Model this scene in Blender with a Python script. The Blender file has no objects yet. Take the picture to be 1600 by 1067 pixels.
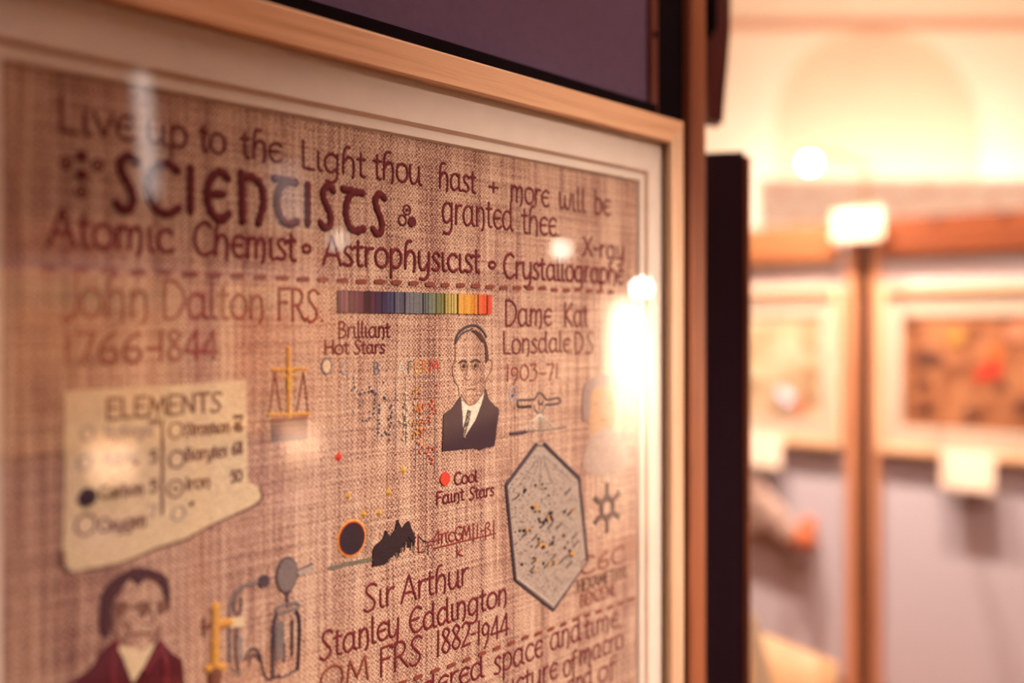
import bpy, bmesh, math, random
from mathutils import Vector, Matrix
from mathutils.geometry import tessellate_polygon
random.seed(7)
SC = bpy.context.scene
COL = SC.collection

# ------------------------------------------------------------------ camera
F = 1556.0                                    # focal length in px of the 1600 px frame (35 mm lens)
A = math.atan(1355 / F); SA, CA = math.sin(A), math.cos(A)
CX, CY, CZ, HOR = -0.22225, -0.55487, 1.45, 505.0
cam = bpy.data.cameras.new('camera')
cam.lens = 35.01; cam.sensor_width = 36; cam.clip_start = 0.02; cam.clip_end = 60
cam.shift_y = -28.5 / 1600
cam.dof.use_dof = True; cam.dof.focus_distance = 0.772; cam.dof.aperture_fstop = 1.75; cam.dof.aperture_blades = 0
co = bpy.data.objects.new('camera', cam); COL.objects.link(co)
co.location = (CX, CY, CZ)
view = Vector((CA, SA, 0)); right = Vector((SA, -CA, 0))
co.rotation_euler = (math.pi / 2, 0, math.atan2(view.y, view.x) - math.pi / 2)
SC.camera = co

# ------------------------------------------------------------------ world, exposure, lights
w = bpy.data.worlds.new('room_air'); SC.world = w; w.use_nodes = True
w.node_tree.nodes['Background'].inputs[0].default_value = (.30, .16, .17, 1)
w.node_tree.nodes['Background'].inputs[1].default_value = .25
vs = SC.view_settings
vs.view_transform = 'Standard'; vs.look = 'None'; vs.gamma = 1; vs.exposure = 0; vs.use_curve_mapping = False
SC.cycles.use_denoising = True
SC.cycles.sample_clamp_indirect = 0
SC.cycles.sample_clamp_direct = 0
SC.cycles.max_bounces = 8; SC.cycles.transparent_max_bounces = 16
SC.cycles.caustics_reflective = False; SC.cycles.caustics_refractive = False

def W(Xc, Zc, z):                              # camera-aligned room coordinates -> world
    p = Vector((CX, CY, 0)) + right * Xc + view * Zc
    return Vector((p.x, p.y, z))
def aim(o, target):
    o.rotation_euler = (Vector(target) - Vector(o.location)).to_track_quat('-Z', 'Y').to_euler()
WARM = (1.0, .63, .40)
def spot(name, loc, target, energy, angle, blend=.6, radius=.03, color=WARM, parent=None):
    l = bpy.data.lights.new(name, 'SPOT'); l.energy = energy; l.color = color
    l.spot_size = math.radians(angle); l.spot_blend = blend; l.shadow_soft_size = radius
    o = bpy.data.objects.new(name, l); COL.objects.link(o); o.location = loc; aim(o, target)
    return o
def area(name, loc, target, energy, sx, sy, color=WARM):
    l = bpy.data.lights.new(name, 'AREA'); l.shape = 'RECTANGLE'; l.size = sx; l.size_y = sy
    l.energy = energy; l.color = color
    o = bpy.data.objects.new(name, l); COL.objects.link(o); o.location = loc; aim(o, target)
    return o
# gallery spotlight on the near embroidery, unseen fill added under the ceiling, cove light on the back wall
spot('gallery_spot', (1.15, -2.0, 2.5), (.44, 0, 1.09), 365, 28, 1.0, .05, (1, .78, .65))
area('ceiling_fill', W(1.0, 0.2, 3.85), W(1.0, 0.2, 0), 44, 3.0, 3.0, (1, .70, .62))
area('cove_light', W(2.6, 5.45, 1.72), W(2.6, 6.0, 2.55), 8, 3.6, .12, (1, .78, .62))
area('cove_spot', W(2.3, 5.35, 1.9), W(2.3, 6.0, 2.5), 34, 1.7, .12, (.96, .98, 1.0))
area('far_fill', W(1.2, 1.0, 3.6), W(2.0, 4.2, 1.7), 62, 1.2, .8, (1, .68, .50))
area('wall_fill', W(2.4, 3.9, 3.9), W(2.6, 6.0, 2.5), 21, 3.2, .4, (1, .70, .53))  # unseen fill added to light the back wall more evenly
for y_, e_ in ((.45, 590), (1.28, 860)): spot('far_ceiling_spot', (2.72, y_, 3.35), (3.45, y_, .55), e_, 62, 1.0, .03, (1, .78, .62))

# ------------------------------------------------------------------ materials
def srgb(r, g, b):
    f = lambda c: (c / 255) / 12.92 if c <= 10 else ((c / 255 + .055) / 1.055) ** 2.4
    return (f(r), f(g), f(b), 1)
class NT:
    def __init__(s, name):
        s.m = bpy.data.materials.new(name); s.m.use_nodes = True
        s.t = s.m.node_tree; s.t.nodes.clear()
        s.out = s.n('ShaderNodeOutputMaterial')
    def n(s, typ, **k):
        x = s.t.nodes.new(typ)
        for a, v in k.items(): setattr(x, a, v)
        return x
    def link(s, a, b): s.t.links.new(a, b)
    def put(s, v, sock):
        if hasattr(v, 'is_output') or isinstance(v, bpy.types.NodeSocket): s.link(v, sock)
        else: sock.default_value = v
    def math(s, op, a, b=0., clamp=False):
        x = s.n('ShaderNodeMath', operation=op, use_clamp=clamp); s.put(a, x.inputs[0]); s.put(b, x.inputs[1]); return x.outputs[0]
    def noise(s, vec, scale, detail=2, rough=.5, dist=0):
        x = s.n('ShaderNodeTexNoise'); s.put(vec, x.inputs['Vector']); x.inputs['Scale'].default_value = scale
        x.inputs['Detail'].default_value = detail; x.inputs['Roughness'].default_value = rough; x.inputs['Distortion'].default_value = dist
        return x.outputs['Fac']
    def ramp(s, fac, stops):
        x = s.n('ShaderNodeValToRGB'); s.put(fac, x.inputs[0]); e = x.color_ramp.elements
        while len(e) < len(stops): e.new(.5)
        for i, (p, c) in enumerate(stops): e[i].position = p; e[i].color = c
        return x.outputs[0]
    def mapping(s, scale, src='Object', rot=(0, 0, 0)):
        tc = s.n('ShaderNodeTexCoord'); mp = s.n('ShaderNodeMapping')
        s.link(tc.outputs[src], mp.inputs[0]); mp.inputs['Scale'].default_value = scale; mp.inputs['Rotation'].default_value = rot
        return mp.outputs[0]
    def mix(s, fac, a, b, mode='MIX'):
        x = s.n('ShaderNodeMix', data_type='RGBA', blend_type=mode); s.put(fac, x.inputs[0]); s.put(a, x.inputs[6]); s.put(b, x.inputs[7]); return x.outputs[2]
    def bsdf(s, color, rough=.8, bump=None, strength=.5, distance=.001, spec=.3, emit=None, estr=0, sheen=0):
        b = s.n('ShaderNodeBsdfPrincipled'); s.put(color, b.inputs['Base Color']); s.put(rough, b.inputs['Roughness'])
        b.inputs['Specular IOR Level'].default_value = spec
        if sheen: b.inputs['Sheen Weight'].default_value = sheen
        if bump is not None:
            x = s.n('ShaderNodeBump'); x.inputs['Strength'].default_value = strength; x.inputs['Distance'].default_value = distance
            s.link(bump, x.inputs['Height']); s.link(x.outputs[0], b.inputs['Normal'])
        if emit: b.inputs['Emission Color'].default_value = emit; b.inputs['Emission Strength'].default_value = estr
        s.link(b.outputs[0], s.out.inputs[0]); return s.m

def mat_plain(name, c, rough=.7, var=.12, scale=30, bump=.15, spec=.3):
    t = NT(name); v = t.mapping((1, 1, 1)); n = t.noise(v, scale, 3)
    dark = tuple(x * (1 - var) for x in c[:3]) + (1,); lite = tuple(min(1, x * (1 + var)) for x in c[:3]) + (1,)
    return t.bsdf(t.ramp(n, [(.3, dark), (.7, lite)]), rough, t.noise(v, scale * 8, 2), bump, .001, spec)
def mat_wood(name, c, c2, axis='X', rough=.45, scale=1.0, spec=.35):
    t = NT(name)
    sc = {'X': (5, 160, 160), 'Y': (160, 5, 160), 'Z': (160, 160, 5)}[axis]
    v = t.mapping(tuple(x * scale for x in sc)); n = t.noise(v, 1.0, 4, .6, .6)
    v2 = t.mapping(tuple(x * scale * .22 for x in sc)); n2 = t.noise(v2, 1.0, 2, .5, 1.5)
    k = t.math('ADD', t.math('MULTIPLY', n, .55), t.math('MULTIPLY', n2, .45))
    return t.bsdf(t.ramp(k, [(.38, c2), (.56, c)]), rough, n, .25, .0004, spec)
def mat_emit(name, c, strength):
    t = NT(name); e = t.n('ShaderNodeEmission'); e.inputs[0].default_value = c; e.inputs[1].default_value = strength
    t.link(e.outputs[0], t.out.inputs[0]); return t.m
def mat_glass(name, rough=.035):
    t = NT(name); g = t.n('ShaderNodeNewGeometry')
    d = t.n('ShaderNodeVectorMath', operation='DOT_PRODUCT'); t.link(g.outputs['Normal'], d.inputs[0]); t.link(g.outputs['Incoming'], d.inputs[1])
    c = t.math('ABSOLUTE', d.outputs['Value']); k = t.math('POWER', t.math('SUBTRACT', 1.0, c, True), 5.0)
    fr = t.math('ADD', t.math('MULTIPLY', k, .96), .04)
    tr = t.n('ShaderNodeBsdfTransparent'); gl = t.n('ShaderNodeBsdfGlossy'); gl.inputs['Roughness'].default_value = rough
    mx = t.n('ShaderNodeMixShader'); t.link(fr, mx.inputs[0]); t.link(tr.outputs[0], mx.inputs[1]); t.link(gl.outputs[0], mx.inputs[2])
    t.link(mx.outputs[0], t.out.inputs[0]); return t.m
def mat_weave():
    t = NT('woven_wool_fabric')
    v = t.mapping((1, 1, 1)); sx = t.n('ShaderNodeSeparateXYZ'); t.link(v, sx.inputs[0])
    wob = t.noise(t.mapping((170, 1, 60)), 1.0, 3, .6); wob2 = t.noise(t.mapping((60, 1, 170), rot=(0, .03, 0)), 1.0, 3, .6)
    p = .00172
    ax = t.math('ADD', t.math('MULTIPLY', sx.outputs[0], math.pi / p), t.math('MULTIPLY', wob, 9.0))
    az = t.math('ADD', t.math('MULTIPLY', sx.outputs[2], math.pi / (p * .95)), t.math('MULTIPLY', wob2, 9.0))
    cell = t.math('MULTIPLY', t.math('SINE', ax), t.math('SINE', az))
    weft = t.noise(t.mapping((430, 1, 980)), 1.0, 2, .6); warp = t.noise(t.mapping((980, 1, 430)), 1.0, 2, .6)
    h = t.math('ADD', t.math('MULTIPLY', t.math('ADD', cell, 1.0), .13), t.math('ADD', t.math('MULTIPLY', weft, .56), t.math('MULTIPLY', warp, .36)))
    slub_v = t.noise(t.mapping((330, 1, 9)), 1.0, 3, .55)
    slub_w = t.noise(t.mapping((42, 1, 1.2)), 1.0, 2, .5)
    slub_h = t.noise(t.mapping((9, 1, 420)), 1.0, 3, .55)
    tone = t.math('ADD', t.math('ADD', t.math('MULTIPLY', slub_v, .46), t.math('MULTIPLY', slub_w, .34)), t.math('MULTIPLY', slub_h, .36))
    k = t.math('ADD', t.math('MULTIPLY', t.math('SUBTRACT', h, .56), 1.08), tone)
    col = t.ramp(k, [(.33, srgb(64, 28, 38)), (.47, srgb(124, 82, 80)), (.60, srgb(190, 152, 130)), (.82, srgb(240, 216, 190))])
    return t.bsdf(col, .9, h, .9, .0010, .12, sheen=.1)
def mat_thread(name, c, scale=700, spec=.25):
    t = NT(name); v = t.mapping((1, 1, 1.6), rot=(0, .7, 0)); n = t.noise(v, scale, 3, .6)
    dark = tuple(x * .62 for x in c[:3]) + (1,); lite = tuple(min(1, x * 1.3) for x in c[:3]) + (1,)
    return t.bsdf(t.ramp(n, [(.3, dark), (.7, lite)]), .75, n, .6, .0006, spec)
def mat_lamp_shade(): return mat_emit('glowing_lamp_shade', (1, .80, .55, 1), 9)

M = {}
M['ash'] = mat_wood('ash_frame_wood', srgb(228, 186, 146), srgb(198, 146, 106), 'X', .42)
M['ash_v'] = mat_wood('ash_frame_wood_upright', srgb(226, 196, 164), srgb(202, 162, 128), 'Z', .42)
M['oak'] = mat_wood('oak_post_wood', srgb(160, 98, 66), srgb(122, 68, 48), 'Z', .4)
M['rail'] = mat_wood('orange_pine_rail', srgb(136, 74, 42), srgb(110, 54, 34), 'Y', .45, .5)
M['lit_rail'] = mat_wood('lit_pine_rail', srgb(160, 106, 70), srgb(142, 86, 54), 'Y', .45, .5)  # paler copy of the rail wood, brighter light put into its colour
M['redwood'] = mat_wood('red_brown_wood', srgb(104, 50, 42), srgb(74, 34, 34), 'Z', .45)
M['blond'] = mat_wood('blond_chair_wood', srgb(236, 196, 150), srgb(222, 172, 124), 'X', .4, .4)
M['matboard'] = mat_plain('cream_mount_board', srgb(238, 228, 214), .85, .03, 60, .08, .2)
M['matcore'] = mat_plain('white_mount_bevel', srgb(246, 236, 224), .8, .02, 60, .05, .2)
M['matbevel'] = mat_plain('tan_mount_bevel', srgb(230, 202, 178), .85, .03, 60, .05, .2)
M['farpost'] = mat_wood('far_post_wood', srgb(200, 140, 104), srgb(172, 110, 80), 'Z', .4)
M['farcard'] = mat_plain('cream_label_card', srgb(232, 208, 188), .7, .02, 60, .03, .2)
M['farmount'] = mat_plain('warm_cream_mount_board', srgb(226, 204, 184), .85, .03, 60, .08, .2)
M['tanmount'] = mat_plain('tan_mount_board', srgb(172, 150, 126), .85, .03, 60, .08, .2)
M['purple'] = mat_plain('purple_grey_felt_board', srgb(106, 88, 116), .95, .05, 120, .3, .1)
M['farfelt'] = mat_plain('lilac_grey_felt_board', srgb(180, 172, 182), .95, .05, 60, .3, .1)
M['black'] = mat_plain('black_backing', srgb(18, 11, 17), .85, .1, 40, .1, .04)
M['darkpanel'] = mat_plain('dark_plum_painted_board', srgb(58, 38, 54), .65, .05, 20, .08, .25)
M['darkgap'] = mat_plain('dark_hinge_recess', srgb(44, 20, 24), .8, .1, 40, .1, .2)
M['wall'] = mat_plain('cream_plaster', srgb(226, 200, 172), .9, .03, 3, .1, .15)
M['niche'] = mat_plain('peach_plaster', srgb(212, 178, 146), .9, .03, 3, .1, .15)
M['picture_rail'] = mat_plain('salmon_painted_rail', srgb(196, 136, 104), .6, .05, 10, .05)
M['ceiling'] = mat_plain('ceiling_plaster', srgb(232, 214, 192), .9, .03, 3, .1, .15)
M['floor'] = mat_wood('floor_boards', srgb(140, 92, 62), srgb(104, 64, 44), 'X', .4, .12)
M['card'] = mat_plain('white_label_card', srgb(248, 242, 228), .7, .02, 60, .03, .2)
M['plate'] = mat_plain('grey_card_back', srgb(120, 92, 92), .7, .05, 60, .03, .2)
M['metal'] = mat_plain('brass_lamp_metal', srgb(150, 110, 70), .35, .05, 40, .03, .5)
M['glass'] = mat_glass('picture_glass')
M['farglass'] = mat_glass('far_picture_glass', .06)
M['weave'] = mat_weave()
for n, c in dict(maroon=(116, 30, 44), maroon_deep=(104, 24, 38), rust=(140, 72, 60), brick=(140, 50, 50), plum=(62, 42, 56),
                 ink=(44, 32, 42), cream=(238, 214, 176), white=(236, 226, 208), red=(226, 74, 54), orange=(232, 124, 60), gold=(222, 166, 80),
                 amber=(240, 184, 84), slate=(110, 116, 140), blue=(84, 92, 132), paleblue=(150, 160, 176), green=(104, 120, 84), grey=(128, 118, 116),
                 dgrey=(78, 66, 76), lgrey=(186, 172, 160), lilac=(160, 142, 156), wine=(92, 26, 38), wine2=(120, 38, 48), brown=(116, 74, 60),
                 sepia=(134, 96, 76), skin=(178, 134, 106), hair=(74, 40, 44), tan=(190, 150, 112), peach=(222, 150, 116), moss=(122, 118, 102)).items():
    M[n] = mat_thread('thread_' + n, srgb(*c))

# ------------------------------------------------------------------ object helpers
def link(name, bm, mats, parent=None, smooth=False, loc=None):
    me = bpy.data.meshes.new(name); bm.normal_update(); bm.to_mesh(me); bm.free()
    for m in (mats if isinstance(mats, (list, tuple)) else [mats]): me.materials.append(m)
    if smooth:
        for p in me.polygons: p.use_smooth = True
    o = bpy.data.objects.new(name, me); COL.objects.link(o)
    if parent: o.parent = parent
    if loc: o.location = loc
    return o
def tag(o, label, cat=None, group=None, kind=None):
    o['label'] = label
    if cat: o['category'] = cat
    if group: o['group'] = group
    if kind: o['kind'] = kind
    return o
def empty(name, label, cat, loc=(0, 0, 0), rz=0, group=None):
    o = bpy.data.objects.new(name, None); COL.objects.link(o); o.location = loc; o.rotation_euler = (0, 0, rz)
    o.empty_display_size = .05
    return tag(o, label, cat, group)
def box(bm, x0, x1, y0, y1, z0, z1, bev=0):
    r = bmesh.ops.create_cube(bm, size=1); vs_ = r['verts']
    for v in vs_:
        v.co = Vector(((x0 + x1) / 2 + v.co.x * (x1 - x0), (y0 + y1) / 2 + v.co.y * (y1 - y0), (z0 + z1) / 2 + v.co.z * (z1 - z0)))
    if bev:
        es = list({e for v in vs_ for e in v.link_edges})
        bmesh.ops.bevel(bm, geom=es, offset=bev, segments=2, affect='EDGES', profile=.5)
    return bm
def BX(*a, bev=0): return box(bmesh.new(), *a, bev=bev)
def prism(bm, pts, y0, y1, mi=0):              # polygon in the x-z plane extruded from y0 to y1
    n = len(pts)
    tri = tessellate_polygon([[Vector((p[0], p[1], 0)) for p in pts]])
    a = [bm.verts.new((p[0], y0, p[1])) for p in pts]; b = [bm.verts.new((p[0], y1, p[1])) for p in pts]
    fs = []
    for t in tri:
        for vv in ([a[i] for i in t], [b[i] for i in t][::-1]):
            try: fs.append(bm.faces.new(vv))
            except ValueError: pass
    for i in range(n):
        j = (i + 1) % n
        try: fs.append(bm.faces.new((a[i], a[j], b[j], b[i])))
        except ValueError: pass
    for f in fs: f.material_index = mi
    return bm
def fixn(bm): bmesh.ops.recalc_face_normals(bm, faces=bm.faces); return bm
def cyl(bm, p0, p1, r0, r1=None, n=16):
    p0, p1 = Vector(p0), Vector(p1); r1 = r0 if r1 is None else r1; d = (p1 - p0)
    q = d.to_track_quat('Z', 'Y').to_matrix(); a, b = [], []
    for i in range(n):
        t = 2 * math.pi * i / n; c = q @ Vector((math.cos(t), math.sin(t), 0))
        a.append(bm.verts.new(p0 + c * r0)); b.append(bm.verts.new(p1 + c * r1))
    for i in range(n): bm.faces.new((a[i], a[(i + 1) % n], b[(i + 1) % n], b[i]))
    bm.faces.new(a[::-1]); bm.faces.new(b); return bm
def ball(bm, c, r, sx=1, sy=1, sz=1, seg=20):
    r_ = bmesh.ops.create_uvsphere(bm, u_segments=seg, v_segments=seg // 2 + 2, radius=r)
    for v in r_['verts']: v.co = Vector((v.co.x * sx, v.co.y * sy, v.co.z * sz)) + Vector(c)
    return bm

# ------------------------------------------------------------------ the room
def room():
    H = 4.0; X0, X1, Z0, Z1 = -4.5, 7.5, -5.0, 6.0
    def wallbox(name, a, b, z0, z1, t, m):      # a,b (Xc,Zc) ends; box grown away from the room
        bm = bmesh.new()
        pa, pb = W(a[0], a[1], 0), W(b[0], b[1], 0); d = (pb - pa).normalized(); nrm = Vector((d.y, -d.x, 0)) * t
        lo = [pa, pb, pb + nrm, pa + nrm]
        v0 = [bm.verts.new((p.x, p.y, z0)) for p in lo]; v1 = [bm.verts.new((p.x, p.y, z1)) for p in lo]
        bm.faces.new(v0[::-1]); bm.faces.new(v1)
        for i in range(4): bm.faces.new((v0[i], v0[(i + 1) % 4], v1[(i + 1) % 4], v1[i]))
        o = link(name, fixn(bm), m); o['kind'] = 'structure'; return o
    wallbox('floor', (X0, Z0), (X0, Z1), -.1, 0, X1 - X0, M['floor'])['label'] = 'brown boarded floor of the exhibition room'
    wallbox('ceiling', (X0, Z0), (X0, Z1), H, H + .1, X1 - X0, M['ceiling'])['label'] = 'cream plaster ceiling of the exhibition room'
    wallbox('wall_left', (X0, Z0), (X0, Z1), 0, H, -.1, M['wall'])['label'] = 'cream plaster wall left of the displays'
    wallbox('wall_right', (X1, Z1), (X1, Z0), 0, H, -.1, M['wall'])['label'] = 'cream plaster wall right of the displays'
    wallbox('wall_front', (X1, Z0), (X0, Z0), 0, H, -.1, M['wall'])['label'] = 'cream plaster wall behind the viewer'
    # back wall with a shallow arched recess: built as outline polygon with a hole strip
    cx_, hw, spring = 2.20, .62, 2.62
    arc = [(cx_ + hw * math.cos(t), spring + .62 * math.sin(t)) for t in [math.pi * i / 28 for i in range(29)]]
    bm = bmesh.new()
    def Wp(x, z, d): p = W(x, Z1 + d, z); return bm.verts.new(p)
    hw_ = hw; hole = [(cx_ + hw, 1.2)] + arc + [(cx_ - hw, 1.2)]
    n = len(hole)
    outer = []
    for (x, z) in hole:
        dx, dz = x - cx_, z - 2.2
        s = min((X1 - cx_) / dx if dx > 1e-6 else 1e9, (X0 - cx_) / dx if dx < -1e-6 else 1e9, (H - 2.2) / dz if dz > 1e-6 else 1e9, (0 - 2.2) / dz if dz < -1e-6 else 1e9)
        outer.append((cx_ + dx * s, 2.2 + dz * s))
    full = [(X1, 0), (X1, H), (X0, H), (X0, 0)]
    hv = [Wp(x, z, 0) for x, z in hole]; hb = [Wp(x, z, .025) for x, z in hole]
    big = [(X1, 0)] + [(X1, H)] + [(X0, H)] + [(X0, 0)]
    poly = [Vector((x, z, 0)) for x, z in big]; hp = [Vector((x, z, 0)) for x, z in hole]
    bv = [Wp(x, z, 0) for x, z in big]; allv = bv + hv
    for t in tessellate_polygon([poly, hp]): bm.faces.new([allv[i] for i in t])
    for i in range(n): bm.faces.new((hv[i], hv[(i + 1) % n], hb[(i + 1) % n], hb[i]))
    for t in tessellate_polygon([hp]):
        f = bm.faces.new([hb[i] for i in t]); f.material_index = 1
    o = link('wall_back', fixn(bm), [M['wall'], M['niche']]); o['kind'] = 'structure'; o['label'] = 'cream back wall with a shallow arched recess'
    # picture rail across the back wall
    bm = bmesh.new(); a, b = W(X0, Z1 - .012, 0), W(X1, Z1 - .012, 0); q = view * .012
    v0 = [bm.verts.new((p_.x, p_.y, 3.222)) for p_ in (a, b, b + q, a + q)]; v1 = [bm.verts.new((p_.x, p_.y, 3.268)) for p_ in (a, b, b + q, a + q)]
    bm.faces.new(v0[::-1]); bm.faces.new(v1)
    for i in range(4): bm.faces.new((v0[i], v0[(i + 1) % 4], v1[(i + 1) % 4], v1[i]))
    o = link('trim_1', fixn(bm), M['picture_rail']); o['kind'] = 'structure'; o['label'] = 'salmon picture rail across the cream back wall'
room()

# ------------------------------------------------------------------ framed pictures (built in local x-z, facing -y)
def frame_bm(x0, x1, z0, z1, fw, yf, yb, rebate):
    """mitred wooden moulding: four members, one mesh; slots 0 horizontal grain, 1 upright grain"""
    bm = bmesh.new()
    o = [(x0, z0), (x1, z0), (x1, z1), (x0, z1)]; i_ = [(x0 + fw, z0 + fw), (x1 - fw, z0 + fw), (x1 - fw, z1 - fw), (x0 + fw, z1 - fw)]
    c = .0018
    prof = [(0, yb), (0, yf + c), (c, yf), (fw - c, yf), (fw, yf + c), (fw, rebate), (fw - .004, rebate), (fw - .004, yb)]
    rings = []
    for (d, y) in prof:
        k = d / fw
        rings.append([bm.verts.new((o[q][0] + (i_[q][0] - o[q][0]) * k, y, o[q][1] + (i_[q][1] - o[q][1]) * k)) for q in range(4)])
    for r in range(len(rings)):
        s = (r + 1) % len(rings)
        for q in range(4):
            f = bm.faces.new((rings[r][q], rings[r][(q + 1) % 4], rings[s][(q + 1) % 4], rings[s][q])); f.material_index = q % 2
    return fixn(bm)
def ring_bm(o, i_, y0, y1, bevel=0):           # flat board with a rectangular window
    bm = bmesh.new()
    def rect(r, y): return [bm.verts.new((a, y, b)) for a, b in ((r[0], r[2]), (r[1], r[2]), (r[1], r[3]), (r[0], r[3]))]
    fi = (i_[0] - bevel, i_[1] + bevel, i_[2] - bevel, i_[3] + bevel)
    of, ob, nf, nb = rect(o, y0), rect(o, y1), rect(fi, y0), rect(i_, y1)
    for q in range(4):
        k = (q + 1) % 4
        bm.faces.new((of[q], of[k], nf[k], nf[q])); f = bm.faces.new((nf[q], nf[k], nb[k], nb[q])); f.material_index = 1
        bm.faces.new((nb[q], nb[k], ob[k], ob[q])); bm.faces.new((ob[q], ob[k], of[k], of[q]))
    return fixn(bm)

# ================================================================== THE NEAR EMBROIDERY
FW_, FH0, FH1 = .603, 1.052, 1.5902            # fabric window: x 0..FW_, z FH0..FH1
emb = empty('framed_embroidery', 'large framed embroidery of stitched words behind glass, pale ash frame, in front', 'embroidery', (.30, .0, 1.32))
def local(o): o.parent = emb; o.matrix_parent_inverse = Matrix.Translation(-Vector(emb.location)); return o
EX0, EX1, EZ0, EZ1 = -.062, .665, .985, 1.657
fr = local(link('frame', frame_bm(EX0, EX1, EZ0, EZ1, .0255, -.017, .014, -.0095), [M['ash'], M['ash_v']]))
mt = local(link('mount', ring_bm((EX0 + .0225, EX1 - .0225, EZ0 + .0225, EZ1 - .0225), (-.0085, FW_ + .0085, FH0 - .0085, FH1 + .0085), -.0064, -.0034, .0028), [M['matboard'], M['matbevel']]))
mi = local(link('inner_mount', ring_bm((EX0 + .0225, EX1 - .0225, EZ0 + .0225, EZ1 - .0225), (0, FW_, FH0, FH1), -.0032, -.0004, .0014), [M['matboard'], M['matcore']]))
gl = local(link('glass', BX(EX0 + .022, EX1 - .022, -.0092, -.0072, EZ0 + .022, EZ1 - .022), M['glass']))
gl['label'] = 'clear picture glass mirroring the room lamps'
bk = local(link('shade_backing', BX(EX0 + .003, EX1 - .003, .0142, .030, EZ0 + .003, EZ1 + .0212), M['black']))  # raised above the frame top as a painted-in dark shadow gap
bk['label'] = 'black sheet behind the ash frame, its raised top standing for a shadow gap'
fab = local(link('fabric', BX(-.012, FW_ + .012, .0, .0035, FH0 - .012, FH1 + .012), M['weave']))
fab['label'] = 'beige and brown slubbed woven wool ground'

def P(px, py):                                 # a point of the photograph lying on the fabric -> (x, z) on the fabric plane
    u = (px - 800) / F; v = (HOR - py) / F; s = -CY / (SA - u * CA)
    return (CX + s * (CA + u * SA), CZ + s * v)
def mm(px, n):                                 # n vertical photo pixels at column px -> metres on the fabric
    u = (px - 800) / F; return n * (-CY / (SA - u * CA)) / F
def sub(name, bm, mats, label, smooth=False):
    o = link(name, fixn(bm), mats, smooth=smooth); o.parent = fab
    if label: o['label'] = label
    return o
def catmull(pts, n=7, closed=False):
    if len(pts) < 3 and not closed: return list(pts)
    out = []; m = len(pts)
    rng = range(m if closed else m - 1)
    for i in rng:
        p0 = pts[(i - 1) % m] if closed or i > 0 else pts[0]; p1 = pts[i]; p2 = pts[(i + 1) % m]
        p3 = pts[(i + 2) % m] if closed or i + 2 < m else pts[-1]
        for k in range(n):
            t = k / n
            out.append(tuple(.5 * (2 * p1[a] + (p2[a] - p0[a]) * t + (2 * p0[a] - 5 * p1[a] + 4 * p2[a] - p3[a]) * t * t + (3 * p1[a] - p0[a] - 3 * p2[a] + p3[a]) * t ** 3) for a in (0, 1)))
    out.append(pts[0] if closed else pts[-1]); return out
def resample(pts, step):
    L = [0]
    for a, b in zip(pts, pts[1:]): L.append(L[-1] + math.hypot(b[0] - a[0], b[1] - a[1]))
    if L[-1] < 1e-6: return pts
    n = max(2, int(L[-1] / step) + 1); out = []; j = 0
    for i in range(n + 1):
        d = L[-1] * i / n
        while j < len(L) - 2 and L[j + 1] < d: j += 1
        t = (d - L[j]) / max(1e-9, L[j + 1] - L[j]); out.append((pts[j][0] + (pts[j + 1][0] - pts[j][0]) * t, pts[j][1] + (pts[j + 1][1] - pts[j][1]) * t))
    return out
def cord(bm, pts, r, h=.7, mi=0, base=-.0002, twist=.13):
    """a couched thread: domed ribbon along pts, lying on the cloth"""
    pts = resample(pts, max(.0009, r * .7)); n = len(pts)
    if n < 2: return
    rows = []
    def frame(i):
        a = pts[max(0, i - 1)]; b = pts[min(n - 1, i + 1)]; d = math.hypot(b[0] - a[0], b[1] - a[1]) or 1
        return (b[0] - a[0]) / d, (b[1] - a[1]) / d
    def row(x, z, tx, tz, rr):
        q = []
        for k in range(6):
            t = math.pi * k / 5; o = math.cos(t) * rr; q.append(bm.verts.new((x - tz * o, base - math.sin(t) * rr * h, z + tx * o)))
        rows.append(q)
    tx, tz = frame(0); row(pts[0][0] - tx * r * .75, pts[0][1] - tz * r * .75, tx, tz, r * .45)
    for i, (x, z) in enumerate(pts):
        tx, tz = frame(i); k = 1 + twist * math.sin(i * 2.1) + random.uniform(-.05, .05); row(x, z, tx, tz, r * k)
    tx, tz = frame(n - 1); row(pts[-1][0] + tx * r * .75, pts[-1][1] + tz * r * .75, tx, tz, r * .45)
    for a, b in zip(rows, rows[1:]):
        for k in range(5):
            f = bm.faces.new((a[k], a[k + 1], b[k + 1], b[k])); f.material_index = mi; f.smooth = True
    for q in (rows[0], rows[-1]):
        try: f = bm.faces.new(q); f.material_index = mi
        except ValueError: pass
def patch(bm, pts, mi=0, h=.0008, base=0.0, smooth=False, jag=0):
    """satin-stitched filled shape (points on the fabric plane)"""
    if smooth: pts = catmull(pts, 5, True)[:-1]
    if jag:
        q = []
        rs = resample(list(pts) + [pts[0]], .0022)[:-1]
        pts = [(a + random.uniform(-jag, jag), b + random.uniform(-jag, jag)) for a, b in rs]
    prism(bm, pts, base, base - h, mi)
def circ(c, rx, rz, n=28): return [(c[0] + rx * math.cos(2 * math.pi * i / n), c[1] + rz * math.sin(2 * math.pi * i / n)) for i in range(n)]
def PP(lst, o=(0, 0), k=1): return [P(o[0] + a / k, o[1] + b / k) for a, b in lst]

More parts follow.
